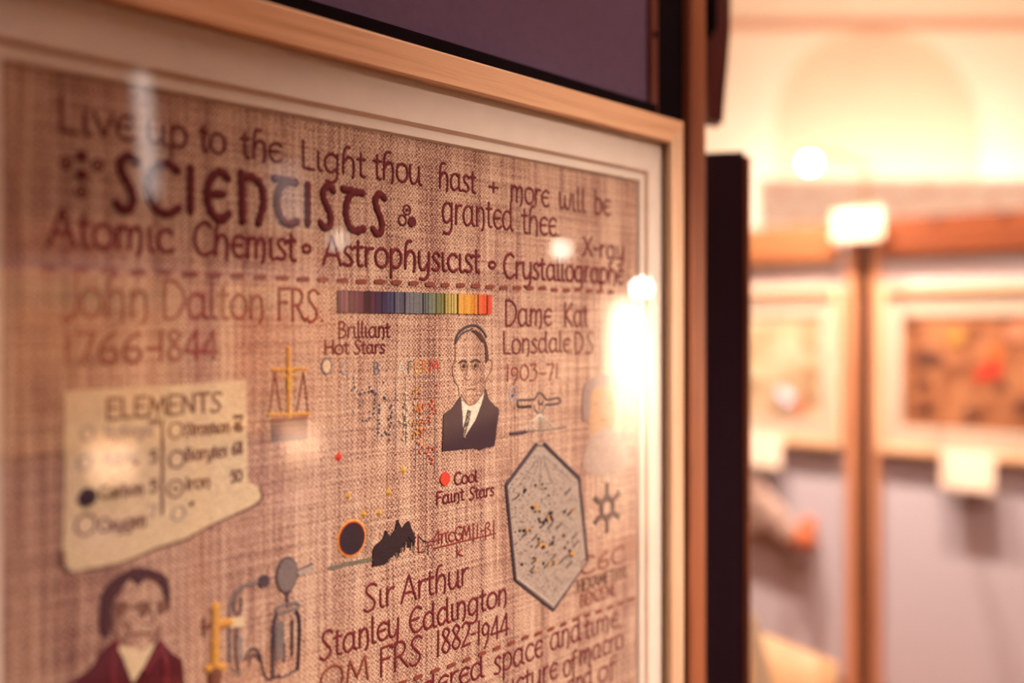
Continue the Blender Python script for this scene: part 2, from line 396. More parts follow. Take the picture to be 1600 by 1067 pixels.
# ------------------------------------------------------------------ hand-lettered stroke alphabet (x-height 1)
S_, L_ = 'S', 'L'
G = {
 'a': (.84, [(S_, [(.60, .82), (.42, .99), (.18, .88), (.06, .5), (.15, .1), (.34, 0), (.58, .22)]), (S_, [(.63, 1.0), (.61, .5), (.65, .08), (.80, .0)])]),
 'b': (.74, [(L_, [(.1, 1.5), (.1, 0)]), (S_, [(.1, .7), (.32, 1.0), (.56, .85), (.62, .5), (.52, .12), (.3, 0), (.1, .1)])]),
 'c': (.66, [(S_, [(.58, .84), (.38, 1), (.14, .82), (.06, .48), (.18, .1), (.4, 0), (.6, .14)])]),
 'd': (.84, [(S_, [(.62, .8), (.42, .99), (.18, .88), (.06, .5), (.15, .1), (.34, 0), (.6, .25)]), (S_, [(.62, 1.5), (.62, .5), (.66, .05), (.80, -.02)])]),
 'e': (.64, [(S_, [(.58, .86), (.38, 1), (.14, .82), (.06, .48), (.18, .1), (.4, 0), (.6, .14)]), (L_, [(.08, .52), (.5, .56)])]),
 'f': (.5, [(S_, [(.5, 1.35), (.34, 1.48), (.2, 1.3), (.18, .6), (.18, -.3)]), (L_, [(0, .9), (.46, .95)])]),
 'g': (.8, [(S_, [(.60, .82), (.42, .99), (.18, .88), (.06, .5), (.15, .1), (.34, 0), (.58, .22)]), (S_, [(.63, 1.0), (.62, .3), (.6, -.3), (.42, -.55), (.12, -.5)])]),
 'h': (.76, [(S_, [(.42, 1.52), (.24, 1.5), (.13, 1.2), (.1, .6), (.1, 0)]), (S_, [(.11, .55), (.3, .95), (.52, .9), (.6, .55), (.58, .0), (.54, -.14)])]),
 'i': (.34, [(S_, [(.1, 1), (.1, .25), (.16, .02), (.28, .0)])]),
 'j': (.4, [(S_, [(.2, 1), (.2, -.2), (.0, -.5)])]),
 'k': (.66, [(L_, [(.1, 1.5), (.1, 0)]), (L_, [(.56, 1.0), (.12, .45), (.6, 0)])]),
 'l': (.34, [(S_, [(.1, 1.5), (.1, .25), (.16, .02), (.28, .0)])]),
 'm': (1.04, [(L_, [(.1, 1), (.1, 0)]), (S_, [(.1, .62), (.28, .97), (.44, .88), (.48, .5), (.47, .02)]), (S_, [(.48, .62), (.66, .97), (.82, .88), (.86, .45), (.84, .05), (.74, -.2)])]),
 'n': (.72, [(L_, [(.1, 1), (.1, 0)]), (S_, [(.1, .62), (.3, .97), (.5, .88), (.56, .45), (.54, .0), (.44, -.22)])]),
 'o': (.74, [('C', [(.36, 1), (.12, .84), (.05, .5), (.13, .14), (.35, 0), (.58, .14), (.66, .5), (.59, .85)])]),
 'p': (.74, [(L_, [(.1, 1), (.1, -.55)]), (S_, [(.1, .7), (.32, 1.0), (.56, .85), (.62, .5), (.52, .12), (.3, 0), (.1, .15)])]),
 'q': (.8, [(S_, [(.60, .82), (.42, .99), (.18, .88), (.06, .5), (.15, .1), (.34, 0), (.58, .22)]), (L_, [(.63, 1.0), (.63, -.55)])]),
 'r': (.52, [(L_, [(.1, 1), (.1, 0)]), (S_, [(.1, .6), (.24, .92), (.46, .98)])]),
 's': (.56, [(S_, [(.48, .84), (.32, 1), (.14, .88), (.14, .66), (.36, .42), (.46, .2), (.3, 0), (.04, .08)])]),
 't': (.46, [(S_, [(.18, 1.3), (.17, .3), (.24, .02), (.40, .02)]), (L_, [(.0, .95), (.40, .98)])]),
 'u': (.78, [(S_, [(.08, 1), (.08, .35), (.2, .02), (.42, .06), (.58, .4)]), (S_, [(.6, 1), (.6, .25), (.64, .02), (.76, -.04)])]),
 'v': (.62, [(L_, [(.02, 1), (.3, 0), (.58, 1)])]),
 'w': (.9, [(S_, [(.05, 1), (.06, .3), (.2, 0), (.38, .2), (.43, .8)]), (S_, [(.43, .35), (.55, 0), (.74, .2), (.82, 1)])]),
 'x': (.66, [(L_, [(.04, 1), (.58, 0)]), (L_, [(.56, 1), (.04, 0)])]),
 'y': (.74, [(S_, [(.08, 1), (.08, .35), (.2, .02), (.42, .06), (.58, .4)]), (S_, [(.62, 1), (.6, .1), (.54, -.35), (.36, -.55), (.12, -.5)])]),
 'z': (.6, [(L_, [(.06, 1), (.52, 1), (.04, 0), (.56, 0)])]),
 'A': (.88, [(L_, [(.0, 0), (.40, 1.5), (.80, 0)]), (L_, [(.14, .5), (.66, .5)])]),
 'B': (.78, [(L_, [(.1, 1.5), (.1, 0)]), (S_, [(.1, 1.5), (.45, 1.45), (.55, 1.15), (.42, .85), (.1, .8)]), (S_, [(.1, .8), (.5, .75), (.66, .4), (.5, .05), (.1, 0)])]),
 'C': (.84, [(S_, [(.74, 1.3), (.5, 1.5), (.18, 1.25), (.06, .72), (.2, .18), (.5, 0), (.78, .2)])]),
 'D': (.9, [(L_, [(.1, 1.5), (.1, 0)]), (S_, [(.08, 1.48), (.42, 1.45), (.74, 1.1), (.8, .7), (.64, .22), (.36, .0), (.1, .02)])]),
 'E': (.78, [(S_, [(.70, 1.32), (.48, 1.5), (.18, 1.25), (.06, .72), (.2, .18), (.48, 0), (.74, .2)]), (L_, [(.08, .76), (.56, .80)])]),
 'F': (.66, [(L_, [(.1, 1.5), (.1, 0)]), (L_, [(.1, 1.48), (.6, 1.5)]), (L_, [(.1, .85), (.5, .85)])]),
 'G': (.88, [(S_, [(.74, 1.3), (.5, 1.5), (.18, 1.25), (.06, .72), (.2, .18), (.5, 0), (.74, .2), (.74, .68)]), (L_, [(.74, .68), (.48, .68)])]),
 'H': (.8, [(L_, [(.1, 1.5), (.1, 0)]), (L_, [(.68, 1.5), (.68, 0)]), (L_, [(.1, .78), (.68, .78)])]),
 'I': (.3, [(L_, [(.14, 1.5), (.14, 0)])]),
 'J': (.46, [(S_, [(.36, 1.5), (.35, .4), (.24, .02), (-.02, -.06)])]),
 'K': (.8, [(L_, [(.1, 1.5), (.1, 0)]), (L_, [(.68, 1.5), (.12, .7), (.72, 0)])]),
 'L': (.66, [(S_, [(.1, 1.5), (.1, .6), (.12, .04)]), (L_, [(.12, .04), (.56, .0)])]),
 'M': (1.0, [(L_, [(.06, 0), (.18, 1.5), (.48, .35), (.8, 1.5), (.92, 0)])]),
 'N': (.84, [(L_, [(.1, 0), (.1, 1.5), (.7, 0), (.7, 1.5)])]),
 'O': (1.0, [('C', [(.48, 1.5), (.16, 1.25), (.06, .75), (.16, .2), (.48, 0), (.8, .2), (.9, .75), (.8, 1.28)])]),
 'R': (.78, [(L_, [(.1, 1.5), (.1, 0)]), (S_, [(.08, 1.5), (.44, 1.46), (.58, 1.15), (.44, .8), (.12, .72)]), (L_, [(.3, .74), (.72, 0)])]),
 'S': (.72, [(S_, [(.64, 1.32), (.44, 1.5), (.2, 1.38), (.14, 1.08), (.36, .74), (.54, .42), (.46, .08), (.2, -.04), (.02, .14)])]),
 'T': (.8, [(L_, [(.04, 1.5), (.74, 1.5)]), (L_, [(.39, 1.5), (.39, 0)])]),
 'X': (.84, [(L_, [(.06, 1.5), (.76, 0)]), (L_, [(.72, 1.5), (.04, 0)])]),
 'Y': (.8, [(L_, [(.04, 1.5), (.38, .75), (.72, 1.5)]), (L_, [(.38, .75), (.38, 0)])]),
 'Z': (.76, [(L_, [(.06, 1.5), (.66, 1.5), (.04, 0), (.7, 0)])]),
 # uncial title forms
 '\u03c4': (.92, [(L_, [(.0, 1.46), (.82, 1.40)]), (S_, [(.44, 1.42), (.2, 1.1), (.12, .62), (.28, .14), (.56, 0), (.86, .12)])]),
 '\u03b7': (.98, [(L_, [(.12, 1.5), (.16, .0)]), (S_, [(.14, 1.36), (.5, 1.38), (.78, 1.1), (.82, .6), (.66, .0)])]),
 '\u017f': (.72, [(S_, [(.66, 1.34), (.44, 1.5), (.18, 1.36), (.16, 1.06), (.42, .62), (.52, .3), (.42, .02), (.2, -.02), (.0, .16)])]),
 '\u00ea': (.72, [(L_, [(.64, 1.5), (.1, 1.5), (.1, 0), (.66, 0)]), (L_, [(.1, .78), (.54, .78)])]),   # square E
 '\u03c0': (.86, [(L_, [(.0, 1.0), (.8, 1.05)]), (L_, [(.22, 1.0), (.12, 0)]), (S_, [(.58, 1.0), (.6, .3), (.72, 0)])]),
 '\u03b2': (.72, [(S_, [(.1, -.3), (.1, 1.1), (.3, 1.5), (.54, 1.25), (.3, .85), (.6, .55), (.5, .1), (.12, .1)])]),
 '0': (.8, [('C', [(.38, 1.45), (.14, 1.15), (.06, .72), (.14, .25), (.38, 0), (.62, .25), (.7, .72), (.62, 1.18)])]),
 '1': (.34, [(L_, [(.16, 1.45), (.14, 0)])]),
 '2': (.72, [(S_, [(.06, 1.2), (.3, 1.45), (.56, 1.2), (.46, .75), (.06, .02)]), (L_, [(.06, .02), (.62, .06)])]),
 '3': (.66, [(S_, [(.08, 1.4), (.52, 1.42), (.3, .95)]), (S_, [(.3, .95), (.56, .7), (.52, .25), (.28, -.1), (.02, -.05)])]),
 '4': (.76, [(L_, [(.54, 0), (.54, 1.45), (.04, .36), (.72, .38)])]),
 '5': (.66, [(L_, [(.56, 1.4), (.16, 1.4), (.12, .85)]), (S_, [(.12, .85), (.42, .9), (.56, .45), (.36, .0), (.04, .06)])]),
 '6': (.72, [(S_, [(.56, 1.45), (.22, 1.05), (.08, .5), (.2, .05), (.42, 0), (.6, .3), (.48, .68), (.2, .6)])]),
 '7': (.66, [(L_, [(.04, 1.42), (.58, 1.45), (.22, -.1)])]),
 '8': (.7, [('C', [(.34, 1.45), (.12, 1.2), (.34, .8), (.6, .35), (.36, 0), (.08, .32), (.34, .8), (.56, 1.2)])]),
 '9': (.7, [('C', [(.34, 1.2), (.1, .95), (.2, .5), (.46, .55), (.58, .9)]), (S_, [(.58, .9), (.5, .2), (.24, -.35)])]),
 '-': (.5, [(L_, [(.06, .62), (.40, .62)])]),
 '+': (.8, [(L_, [(.04, .5), (.72, .5)]), (L_, [(.38, .95), (.38, .05)])]),
 '.': (.26, [(L_, [(.1, .0), (.13, .03)])]),
 ',': (.26, [(L_, [(.14, .06), (.06, -.2)])]),
 '=': (.6, [(L_, [(.06, .72), (.48, .72)]), (L_, [(.06, .34), (.48, .34)])]),
 '(': (.34, [(L_, [(.12, 1.65), (.12, -.3)])]), ')': (.34, [(L_, [(.12, 1.65), (.12, -.3)])]),
 '/': (.5, [(L_, [(.4, 1.6), (.05, -.1)])]),
 ' ': (.5, []),
}
def word(bm, text, x0, x1, xc, yb, xh, r=.00105, mi=0, slant=0, k=1.0):
    """text between photo columns x0..x1, baseline through (xc, yb), x-height xh px at xc"""
    X0, X1 = P(x0, yb)[0], P(x1, yb)[0]; Z0 = P(xc, yb)[1]; H = mm(xc, xh)
    tot = sum(G[c][0] for c in text) - .12; sx = (X1 - X0) / tot; pen = 0
    for c in text:
        adv, strokes = G[c]; jz = random.uniform(-.02, .02) * H
        for typ, pts in strokes:
            q = [(X0 + (pen + a) * sx + slant * b * H, Z0 + jz + b * H) for a, b in pts]
            if typ == 'S': q = catmull(q)
            elif typ == 'C': q = catmull(q, 7, True)
            cord(bm, q, r, .6 * k, mi)
        pen += adv
def lettering(words, mats, label, **kw):
    bm = bmesh.new()
    for wd in words: word(bm, *wd, **kw)
    return sub('stitched_lettering', bm, mats, label)

MA = M['maroon']
lettering([('Live', 90, 206, 150, 212, 37), ('up', 228, 291, 260, 227, 32), ('to', 311, 350, 330, 238, 31), ('the', 376, 437, 406, 249, 29.5),
           ('Light', 470, 569, 520, 269, 28.5), ('thou', 584, 656, 620, 283, 28), ('hast', 685, 742, 713, 297, 25.5), ('+', 763, 777, 770, 301, 17),
           ('more', 797, 856, 826, 318, 25), ('will', 873, 913, 893, 328, 25), ('be', 928, 952, 940, 335, 24)], MA, 'maroon motto line along the top edge of the cloth', r=.00112)
lettering([('granted', 690, 800, 745, 353, 30), ('thee.', 815, 873, 844, 366, 27.5)], MA, 'maroon words ending the motto, below its right half', r=.00115)
# the title, letter by letter
bm = bmesh.new()
for ch, a, b, top, base in (('\u017f', 176, 217, 238, 331), ('C', 222, 281, 250, 338), ('I', 290, 305, 256, 336), ('E', 315, 359, 263, 346), ('\u03b7', 366, 418, 266, 352),
                            ('\u03c4', 422, 467, 274, 354), ('I', 474, 487, 282, 356), ('\u017f', 495, 524, 286, 360), ('\u03c4', 530, 571, 291, 365), ('\u017f', 577, 604, 298, 369)):
    xc = (a + b) / 2; h = (base - top - 9) / 1.5
    if ch == 'I':
        p0, p1 = P(xc, top + 6), P(xc, base - 5); cord(bm, [p0, p1], .0029, .55, 0)
    else: word(bm, ch, a + 5, b - 5, xc, base - 5, h, r=.0029, k=.9)
sub('stitched_title', bm, M['maroon_deep'], 'thick corded maroon title in uncial capitals')
lettering([('Atomic', 76, 268, 170, 388, 37), ('Chemist', 302, 460, 380, 402, 33), ('o', 472, 484, 478, 394, 11),
           ('Astrophysicist', 505, 748, 627, 419, 28.5), ('o', 763, 773, 768, 419, 10), ('Crystallographe', 786, 972, 875, 438, 24)], MA, 'maroon line naming three branches of science', r=.00135)
lettering([('X-ray', 910, 974, 940, 402, 20)], MA, 'short maroon word at the right end of the subtitle', r=.00115)
lettering([('John', 100, 230, 165, 496, 44), ('Dalton', 253, 411, 330, 497, 38), ('FRS.', 433, 504, 468, 501, 33)], M['brick'], 'red-brown name line at the left of the cloth', r=.00115)
lettering([('1766', 97, 220, 160, 566, 32), ('-', 226, 248, 237, 560, 26), ('1844', 246, 338, 290, 562, 32)], M['brick'], 'red-brown year dates at the left of the cloth', r=.00115)
lettering([('Brilliant', 528, 608, 567, 527, 16.5), ('Hot', 506, 544, 525, 553, 14), ('Stars', 553, 600, 577, 552, 14)], M['maroon'], 'small maroon caption under the rainbow strip', r=.00085)
lettering([('Dame', 788, 860, 822, 508, 26), ('Kat', 881, 917, 898, 509, 24)], MA, 'maroon words right of the rainbow strip', r=.00115)
lettering([('Lonsdale', 785, 889, 836, 551, 22), ('.', 889, 893, 891, 551, 20), ('D.S', 897, 926, 911, 552, 22)], MA, 'maroon name line above the year dates at right', r=.00105)
lettering([('1903', 790, 838, 812, 594, 17), ('-', 842, 852, 847, 594, 17), ('71', 854, 871, 862, 592, 16)], M['brick'], 'red-brown year dates below the right-hand name', r=.0009)
lettering([('Cool', 709, 745, 727, 755, 12.5), ('Faint', 681, 724, 702, 785, 13), ('Stars', 733, 771, 752, 777, 12.5)], MA, 'small maroon caption beside the red dot', r=.0009)
bm = bmesh.new()
word(bm, 'L', 651, 663, 657, 863, 19, r=.0007); word(bm, '=', 664, 674, 669, 858, 16, r=.0007)
for ch, a, b, yb in (('4', 675, 687, 850), ('\u03c0', 688, 699, 848), ('c', 700, 709, 846), ('G', 710, 721, 844), ('M', 722, 734, 842), ('(', 737, 741, 842), ('1', 743, 747, 839), ('-', 750, 756, 838), ('\u03b2', 757, 766, 838), (')', 769, 773, 837)):
    word(bm, ch, a, b, (a + b) / 2, yb, 14.5, r=.00075)
word(bm, 'k', 712, 722, 717, 870, 12, r=.0007)
cord(bm, [P(677, 857), P(775, 833)], .0007)
sub('stitched_formula', bm, M['brick'], 'red-brown stitched formula with a fraction bar')
lettering([('Sir', 568, 614, 590, 950, 27), ('Arthur', 627, 730, 680, 927, 27)], MA, 'maroon name line below the eclipse motif', r=.00105)
lettering([('Stanley', 500, 622, 560, 1012, 28), ('Eddington', 639, 791, 714, 967, 25)], MA, 'long slanting maroon name line at bottom centre', r=.00115)
lettering([('FRS', 592, 658, 625, 1046, 29), ('1882', 681, 734, 707, 1016, 26), ('-', 735, 742, 739, 1004, 22), ('1944', 745, 793, 768, 1000, 25)], MA, 'maroon initials and year dates at bottom centre', r=.00105)
lettering([('OM', 499, 573, 535, 1074, 26)], M['rust'], 'rust coloured initials at the bottom edge of view', r=.0011)
lettering([('considered', 560, 754, 660, 1094, 26), ('space', 771, 846, 810, 1039, 26), ('and', 859, 906, 882, 1008, 25), ('time,', 913, 970, 940, 988, 22)], MA, 'maroon sentence under the lower dashed line', r=.0011)
lettering([('structure', 750, 869, 808, 1085, 25), ('of', 880, 899, 889, 1054, 24), ('macro', 905, 972, 938, 1026, 22)], MA, 'second maroon sentence line at lower right', r=.0011)
lettering([('and', 885, 924, 905, 1078, 22), ('of', 934, 960, 946, 1062, 22)], MA, 'third maroon sentence line at lower right', r=.0011)
lettering([('C6C', 905, 975, 940, 888, 17), ('', 0, 1, 1, 1, 1)][:1], M['rust'], 'rust coloured formula beside the crystal', r=.0011)
lettering([('HêXAMêTHYL', 902, 980, 940, 913, 12)], M['brown'], 'brown capitals at right below the star molecule', r=.0009)
lettering([('BêNZêNê', 906, 962, 934, 938, 12)], M['rust'], 'rust coloured capitals at right below the brown ones', r=.0009)

# dashed stitch lines
def dashes(label, p, q, x_from, x_to, period, ln, ht, mats):
    X0, X1 = P(*p)[0], P(*q)[0]; z = (P(*p)[1] + P(*q)[1]) / 2; bm = bmesh.new(); x = X0; i = 0
    while x < X1:
        l = ln * random.uniform(.9, 1.08); dz = random.uniform(-.0005, .0005)
        pts = [(x, z + dz - ht * .3), (x + l * .08, z + dz + ht * .3), (x + l * .5, z + dz + ht * .5), (x + l * .92, z + dz + ht * .4), (x + l, z + dz), (x + l * .9, z + dz - ht * .45), (x + l * .4, z + dz - ht * .5), (x + l * .1, z + dz - ht * .45)]
        patch(bm, pts, 0, .0011); x += period
    sub('dashed_stitch_line', bm, mats, label)
dashes('rust dashed running-stitch line under the subtitle', (62, 412), (952, 459), 0, 0, .0172, .0105, .0036, M['rust'])
dashes('rust dashed running-stitch line above the bottom sentence', (560, 1092), (985, 936), 0, 0, .0180, .0100, .0034, M['rust'])

# spectrum strip
bm = bmesh.new(); cols = []
spec = [(0, (84, 40, 66)), (.02, (128, 78, 102)), (.035, (90, 44, 72)), (.045, (134, 84, 104)), (.066, (52, 28, 44)), (.078, (92, 46, 70)), (.105, (78, 38, 62)), (.112, (98, 52, 76)), (.135, (74, 36, 60)),
        (.14, (94, 50, 78)), (.168, (48, 28, 44)), (.215, (84, 48, 78)), (.24, (40, 24, 44)), (.247, (66, 48, 80)), (.285, (52, 38, 70)), (.29, (64, 50, 84)), (.32, (70, 72, 108)), (.34, (60, 60, 100)), (.346, (78, 84, 120)), (.362, (36, 28, 44)),
        (.372, (94, 98, 122)), (.39, (120, 120, 134)), (.396, (88, 92, 112)), (.43, (32, 26, 40)), (.44, (118, 120, 134)), (.465, (96, 102, 116)), (.47, (122, 126, 134)), (.49, (84, 92, 104)), (.495, (118, 124, 130)), (.53, (92, 98, 104)), (.535, (120, 126, 128)),
        (.55, (30, 26, 34)), (.558, (104, 116, 118)), (.568, (80, 90, 92)), (.573, (116, 126, 120)), (.585, (72, 82, 84)), (.59, (122, 134, 122)), (.61, (88, 98, 88)), (.615, (128, 140, 112)), (.635, (70, 78, 60)), (.645, (122, 130, 88)), (.67, (88, 94, 62)), (.675, (134, 138, 84)),
        (.69, (70, 66, 44)), (.7, (188, 176, 92)), (.713, (120, 112, 62)), (.72, (200, 184, 104)), (.735, (130, 112, 64)), (.74, (206, 188, 112)), (.752, (110, 92, 56)), (.757, (220, 196, 108)), (.775, (34, 22, 26)), (.785, (232, 176, 78)), (.82, (222, 160, 66)), (.84, (234, 176, 76)),
        (.865, (218, 152, 60)), (.885, (188, 112, 48)), (.89, (228, 142, 60)), (.908, (44, 24, 26)), (.917, (230, 110, 62)), (.94, (222, 92, 54)), (.967, (50, 22, 28)), (.976, (224, 80, 56)), (1.0, None)]
mats = []; key = {}
X0, X1 = P(526.5, 470)[0], P(766, 478)[0]; zt, zb = P(646, 457)[1], P(646, 489.5)[1]
U = lambda t: P(526.5 + (766 - 526.5) * t, 470)[0]
for (a, c), (b, _) in zip(spec, spec[1:]):
    if c not in key: key[c] = len(mats); mats.append(mat_thread('spectrum_thread', srgb(*c), 900))
    box_h = .0012 + random.uniform(0, .0003); n0 = len(bm.faces)
    prism(bm, [(U(a), zb + random.uniform(-.0003, .0003)), (U(b), zb + random.uniform(-.0003, .0003)), (U(b), zt + random.uniform(-.0003, .0003)), (U(a), zt)], 0, -box_h, key[c])
sub('rainbow_strip', bm, mats, 'satin-stitched strip of narrow rainbow bars from violet to red')

# spectral class letters, their threads and beads
bm = bmesh.new(); smats = [M['slate'], M['paleblue'], M['white'], M['moss'], M['gold'], M['orange'], M['red'], M['blue'], M['cream'], M['green']]
cr = bmesh.new(); c0 = P(510, 572); cord(cr, catmull(circ(c0, mm(510, 9.4) , mm(510, 12.2), 14), 4, True), .0009, .7, 0)
patch(cr, circ(c0, mm(510, 8), mm(510, 10.5)), 8, .0006); sub('star_ring', cr, smats, 'grey stitched ring filled with cream')
for ch, a, b, yb, m_ in (('C', 532, 543, 585, 1), ('B', 583, 592, 585, 0), ('A', 621, 631, 584, 2), ('F', 637, 643, 583, 3), ('G', 647, 655, 583, 4), ('K', 659, 667, 582, 5), ('M', 671, 684, 581, 6)):
    word(bm, ch, a, b, (a + b) / 2, yb, 12.5, r=.0006, mi=m_)
sub('stitched_star_classes', bm, smats, 'row of small coloured capitals from blue to red')
bm = bmesh.new()
for x, y0, y1, m_ in ((538, 592, 650, 1), (589, 590, 690, 0), (618, 590, 700, 1), (633, 588, 695, 3), (649, 588, 730, 0), (661, 586, 735, 0), (679, 586, 742, 0)):
    cord(bm, [P(x, y0), P(x + .5, y1)], .00022, .6, m_)
beads = [(350, 340, 1), (350, 375, 1), (360, 410, 1), (340, 430, 1), (380, 440, 1), (405, 460, 1), (435, 450, 0), (470, 410, 0), (465, 445, 0), (490, 440, 7), (500, 450, 7), (515, 465, 0), (575, 375, 0), (580, 490, 7), (590, 500, 7), (510, 505, 0), (510, 535, 0), (505, 570, 0), (545, 545, 0), (545, 580, 0), (545, 605, 0), (540, 660, 0), (545, 685, 0), (540, 725, 0), (540, 755, 7), (565, 775, 0), (590, 750, 0), (600, 765, 7), (620, 770, 7), (620, 810, 0), (625, 705, 0), (635, 680, 0), (615, 655, 7), (635, 640, 0), (630, 625, 0), (625, 570, 7), (635, 550, 0), (640, 600, 0), (470, 595, 0), (470, 645, 0), (450, 665, 1), (420, 660, 1), (500, 610, 0), (400, 545, 1), (425, 510, 1), (365, 495, 1), (350, 600, 1)]
for i in range(26): beads.append((random.gauss(735, 28), random.uniform(450, 830), 2))
for x, y in ((740, 525), (735, 650), (735, 670), (740, 690), (745, 790), (725, 560)): beads.append((x, y, 9))
for i in range(20): beads.append((random.gauss(808, 14), random.uniform(400, 815), 4))
for i in range(26): beads.append((random.gauss(858, 15), 370 + 500 * random.betavariate(2, 2), 5))
for i in range(12): beads.append((random.gauss(930, 16), random.uniform(510, 690), 6))
for x, y in ((980, 395), (980, 455), (965, 545), (975, 590), (920, 870), (950, 880), (905, 905), (920, 930), (930, 950), (945, 960), (938, 988), (895, 905), (850, 905), (830, 830), (870, 865), (850, 840)): beads.append((x, y, 6 if x > 900 else 5))
for x, y, m_ in beads:
    c = P(480 + x / 4.848, 520 + y / 4.848); r = random.uniform(.0007, .0011)
    ball(bm, (c[0], -.0006, c[1]), r, 1, .8, 1.15, 8)
    bm.faces.ensure_lookup_table()
    for f in bm.faces[-(8 * 6):]: f.material_index = m_; f.smooth = True
sub('beaded_star_chart', bm, smats, 'scatter of tiny blue, white, yellow and red beads on pale threads')

# small star lozenges, dots, sun
def lozenge(px, py, w_, h_, m1, label, name='star_lozenge'):
    bm = bmesh.new(); c = P(px, py); a, b = P(px + w_, py)[0] - c[0], mm(px, h_)
    v = [(c[0] - a, 0, c[1]), (c[0], 0, c[1] + b), (c[0] + a, 0, c[1]), (c[0], 0, c[1] - b)]; vv = [bm.verts.new(p) for p in v]; t = bm.verts.new((c[0], -.0018, c[1]))
    for i in range(4): bm.faces.new((vv[i], vv[(i + 1) % 4], t))
    bm.faces.new(vv[::-1]); sub(name, bm, M[m1], label)
lozenge(529, 714, 6.5, 9, 'red', 'red stitched lozenge')
for x, y in ((630, 735), (607, 769), (544, 775), (568, 803), (592, 801)): lozenge(x, y, 4.6, 8, 'amber', None)
bm = bmesh.new(); patch(bm, circ(P(694.5, 748), P(702, 748)[0] - P(694.5, 748)[0], mm(694, 10.5)), 0, .0012, jag=.0002); sub('red_star_dot', bm, M['red'], 'round red satin-stitched dot')
bm = bmesh.new(); c = P(549, 841); R_ = mm(549, 27)
for i in range(46):
    a = 2 * math.pi * i / 46 + random.uniform(-.05, .05); l = random.uniform(1.12, 1.45)
    if i % 3: cord(bm, [(c[0] + R_ * math.cos(a), c[1] + R_ * math.sin(a)), (c[0] + R_ * l * math.cos(a), c[1] + R_ * l * math.sin(a))], .0003, .5, 3 if i % 2 else 4)
cord(bm, catmull(circ(c, R_ * 1.02, R_ * 1.02, 20), 4, True), .0008, .6, 1); cord(bm, catmull(circ(c, R_ * .95, R_ * .95, 20), 4, True), .0008, .8, 2)
patch(bm, circ(c, R_ * .92, R_ * .92), 0, .0011)
sub('eclipse_motif', bm, [M['ink'], M['amber'], M['red'], M['tan'], M['gold']], 'dark stitched disc ringed in red and yellow')
for o_, k_ in (((480, 700), 4.7),):
    bm = bmesh.new()
    patch(bm, PP([(475, 870), (478, 745), (500, 710), (548, 670), (575, 595), (600, 655), (640, 600), (660, 520), (690, 590), (715, 560), (740, 530), (762, 590), (792, 660), (770, 690), (735, 640), (715, 690), (690, 700), (680, 750), (640, 770), (620, 800), (580, 820), (572, 852)], o_, k_), 0, .001, jag=.0002)
    for i in range(90):
        x = random.uniform(585, 790); y = 640 + abs(x - 740) * .8 + random.uniform(-30, 40)
        cord(bm, [P(480 + x / 4.7, 700 + (y - 40) / 4.7), P(480 + (x - 8) / 4.7, 700 + (y + random.uniform(30, 80)) / 4.7)], .00030, .6, 0)
    cord(bm, PP([(820, 650), (850, 680), (885, 692), (887, 785)], o_, k_), .0005, .6, 0)
    sub('jagged_peak_motif', bm, M['ink'], 'dark jagged silk peaks beside the eclipse')
    bm = bmesh.new(); patch(bm, PP([(150, 895), (160, 865), (300, 835), (472, 800), (478, 830), (300, 862), (200, 895)], o_, k_), 0, .0006, jag=.0003)
    sub('horizon_stitches', bm, M['moss'], 'grey-green horizon stitches')
    bm = bmesh.new()
    for q in ([(330, 985), (400, 840), (430, 760), (530, 480)], [(345, 960), (410, 800), (455, 720), (480, 600)], [(410, 490), (450, 560), (432, 760)]): cord(bm, PP(q, o_, k_), .0003, .6, 0)
    sub('light_ray_threads', bm, M['lgrey'], 'pale crossing thread rays')

# portrait in dark suit
o_, k_ = (680, 500), 4.85
por = bmesh.new(); pm = [M['plum'], M['white'], M['dgrey'], M['sepia'], M['hair'], M['cream'], M['ink']]
patch(por, PP([(60, 715), (125, 668), (188, 575), (200, 700), (208, 905), (300, 760), (345, 640), (378, 522), (400, 600), (480, 680), (460, 820), (445, 955), (380, 968), (330, 985), (300, 970), (210, 978), (120, 985), (50, 995)], o_, k_), 0, .0010, jag=.0002)
patch(por, PP([(190, 605), (255, 655), (300, 640), (374, 548), (345, 650), (300, 758), (210, 900), (200, 700)], o_, k_), 1, .0006)
patch(por, PP([(240, 680), (265, 688), (255, 750), (235, 830), (207, 908), (203, 830), (224, 760)], o_, k_), 2, .0011)
for i in range(26):
    t = random.random(); x = 248 - 38 * t + random.uniform(-12, 12); y = 700 + 190 * t; q = P(680 + x / k_, 500 + y / k_); ball(por, (q[0], -.0011, q[1]), .0005, seg=6)
    por.faces.ensure_lookup_table()
    for f in por.faces[-30:]: f.material_index = 5
patch(por, PP([(272, 80), (300, 75), (345, 105), (385, 170), (396, 235), (402, 300), (380, 330), (378, 230), (372, 175), (350, 165), (325, 130), (298, 100)], o_, k_), 4, .0008)
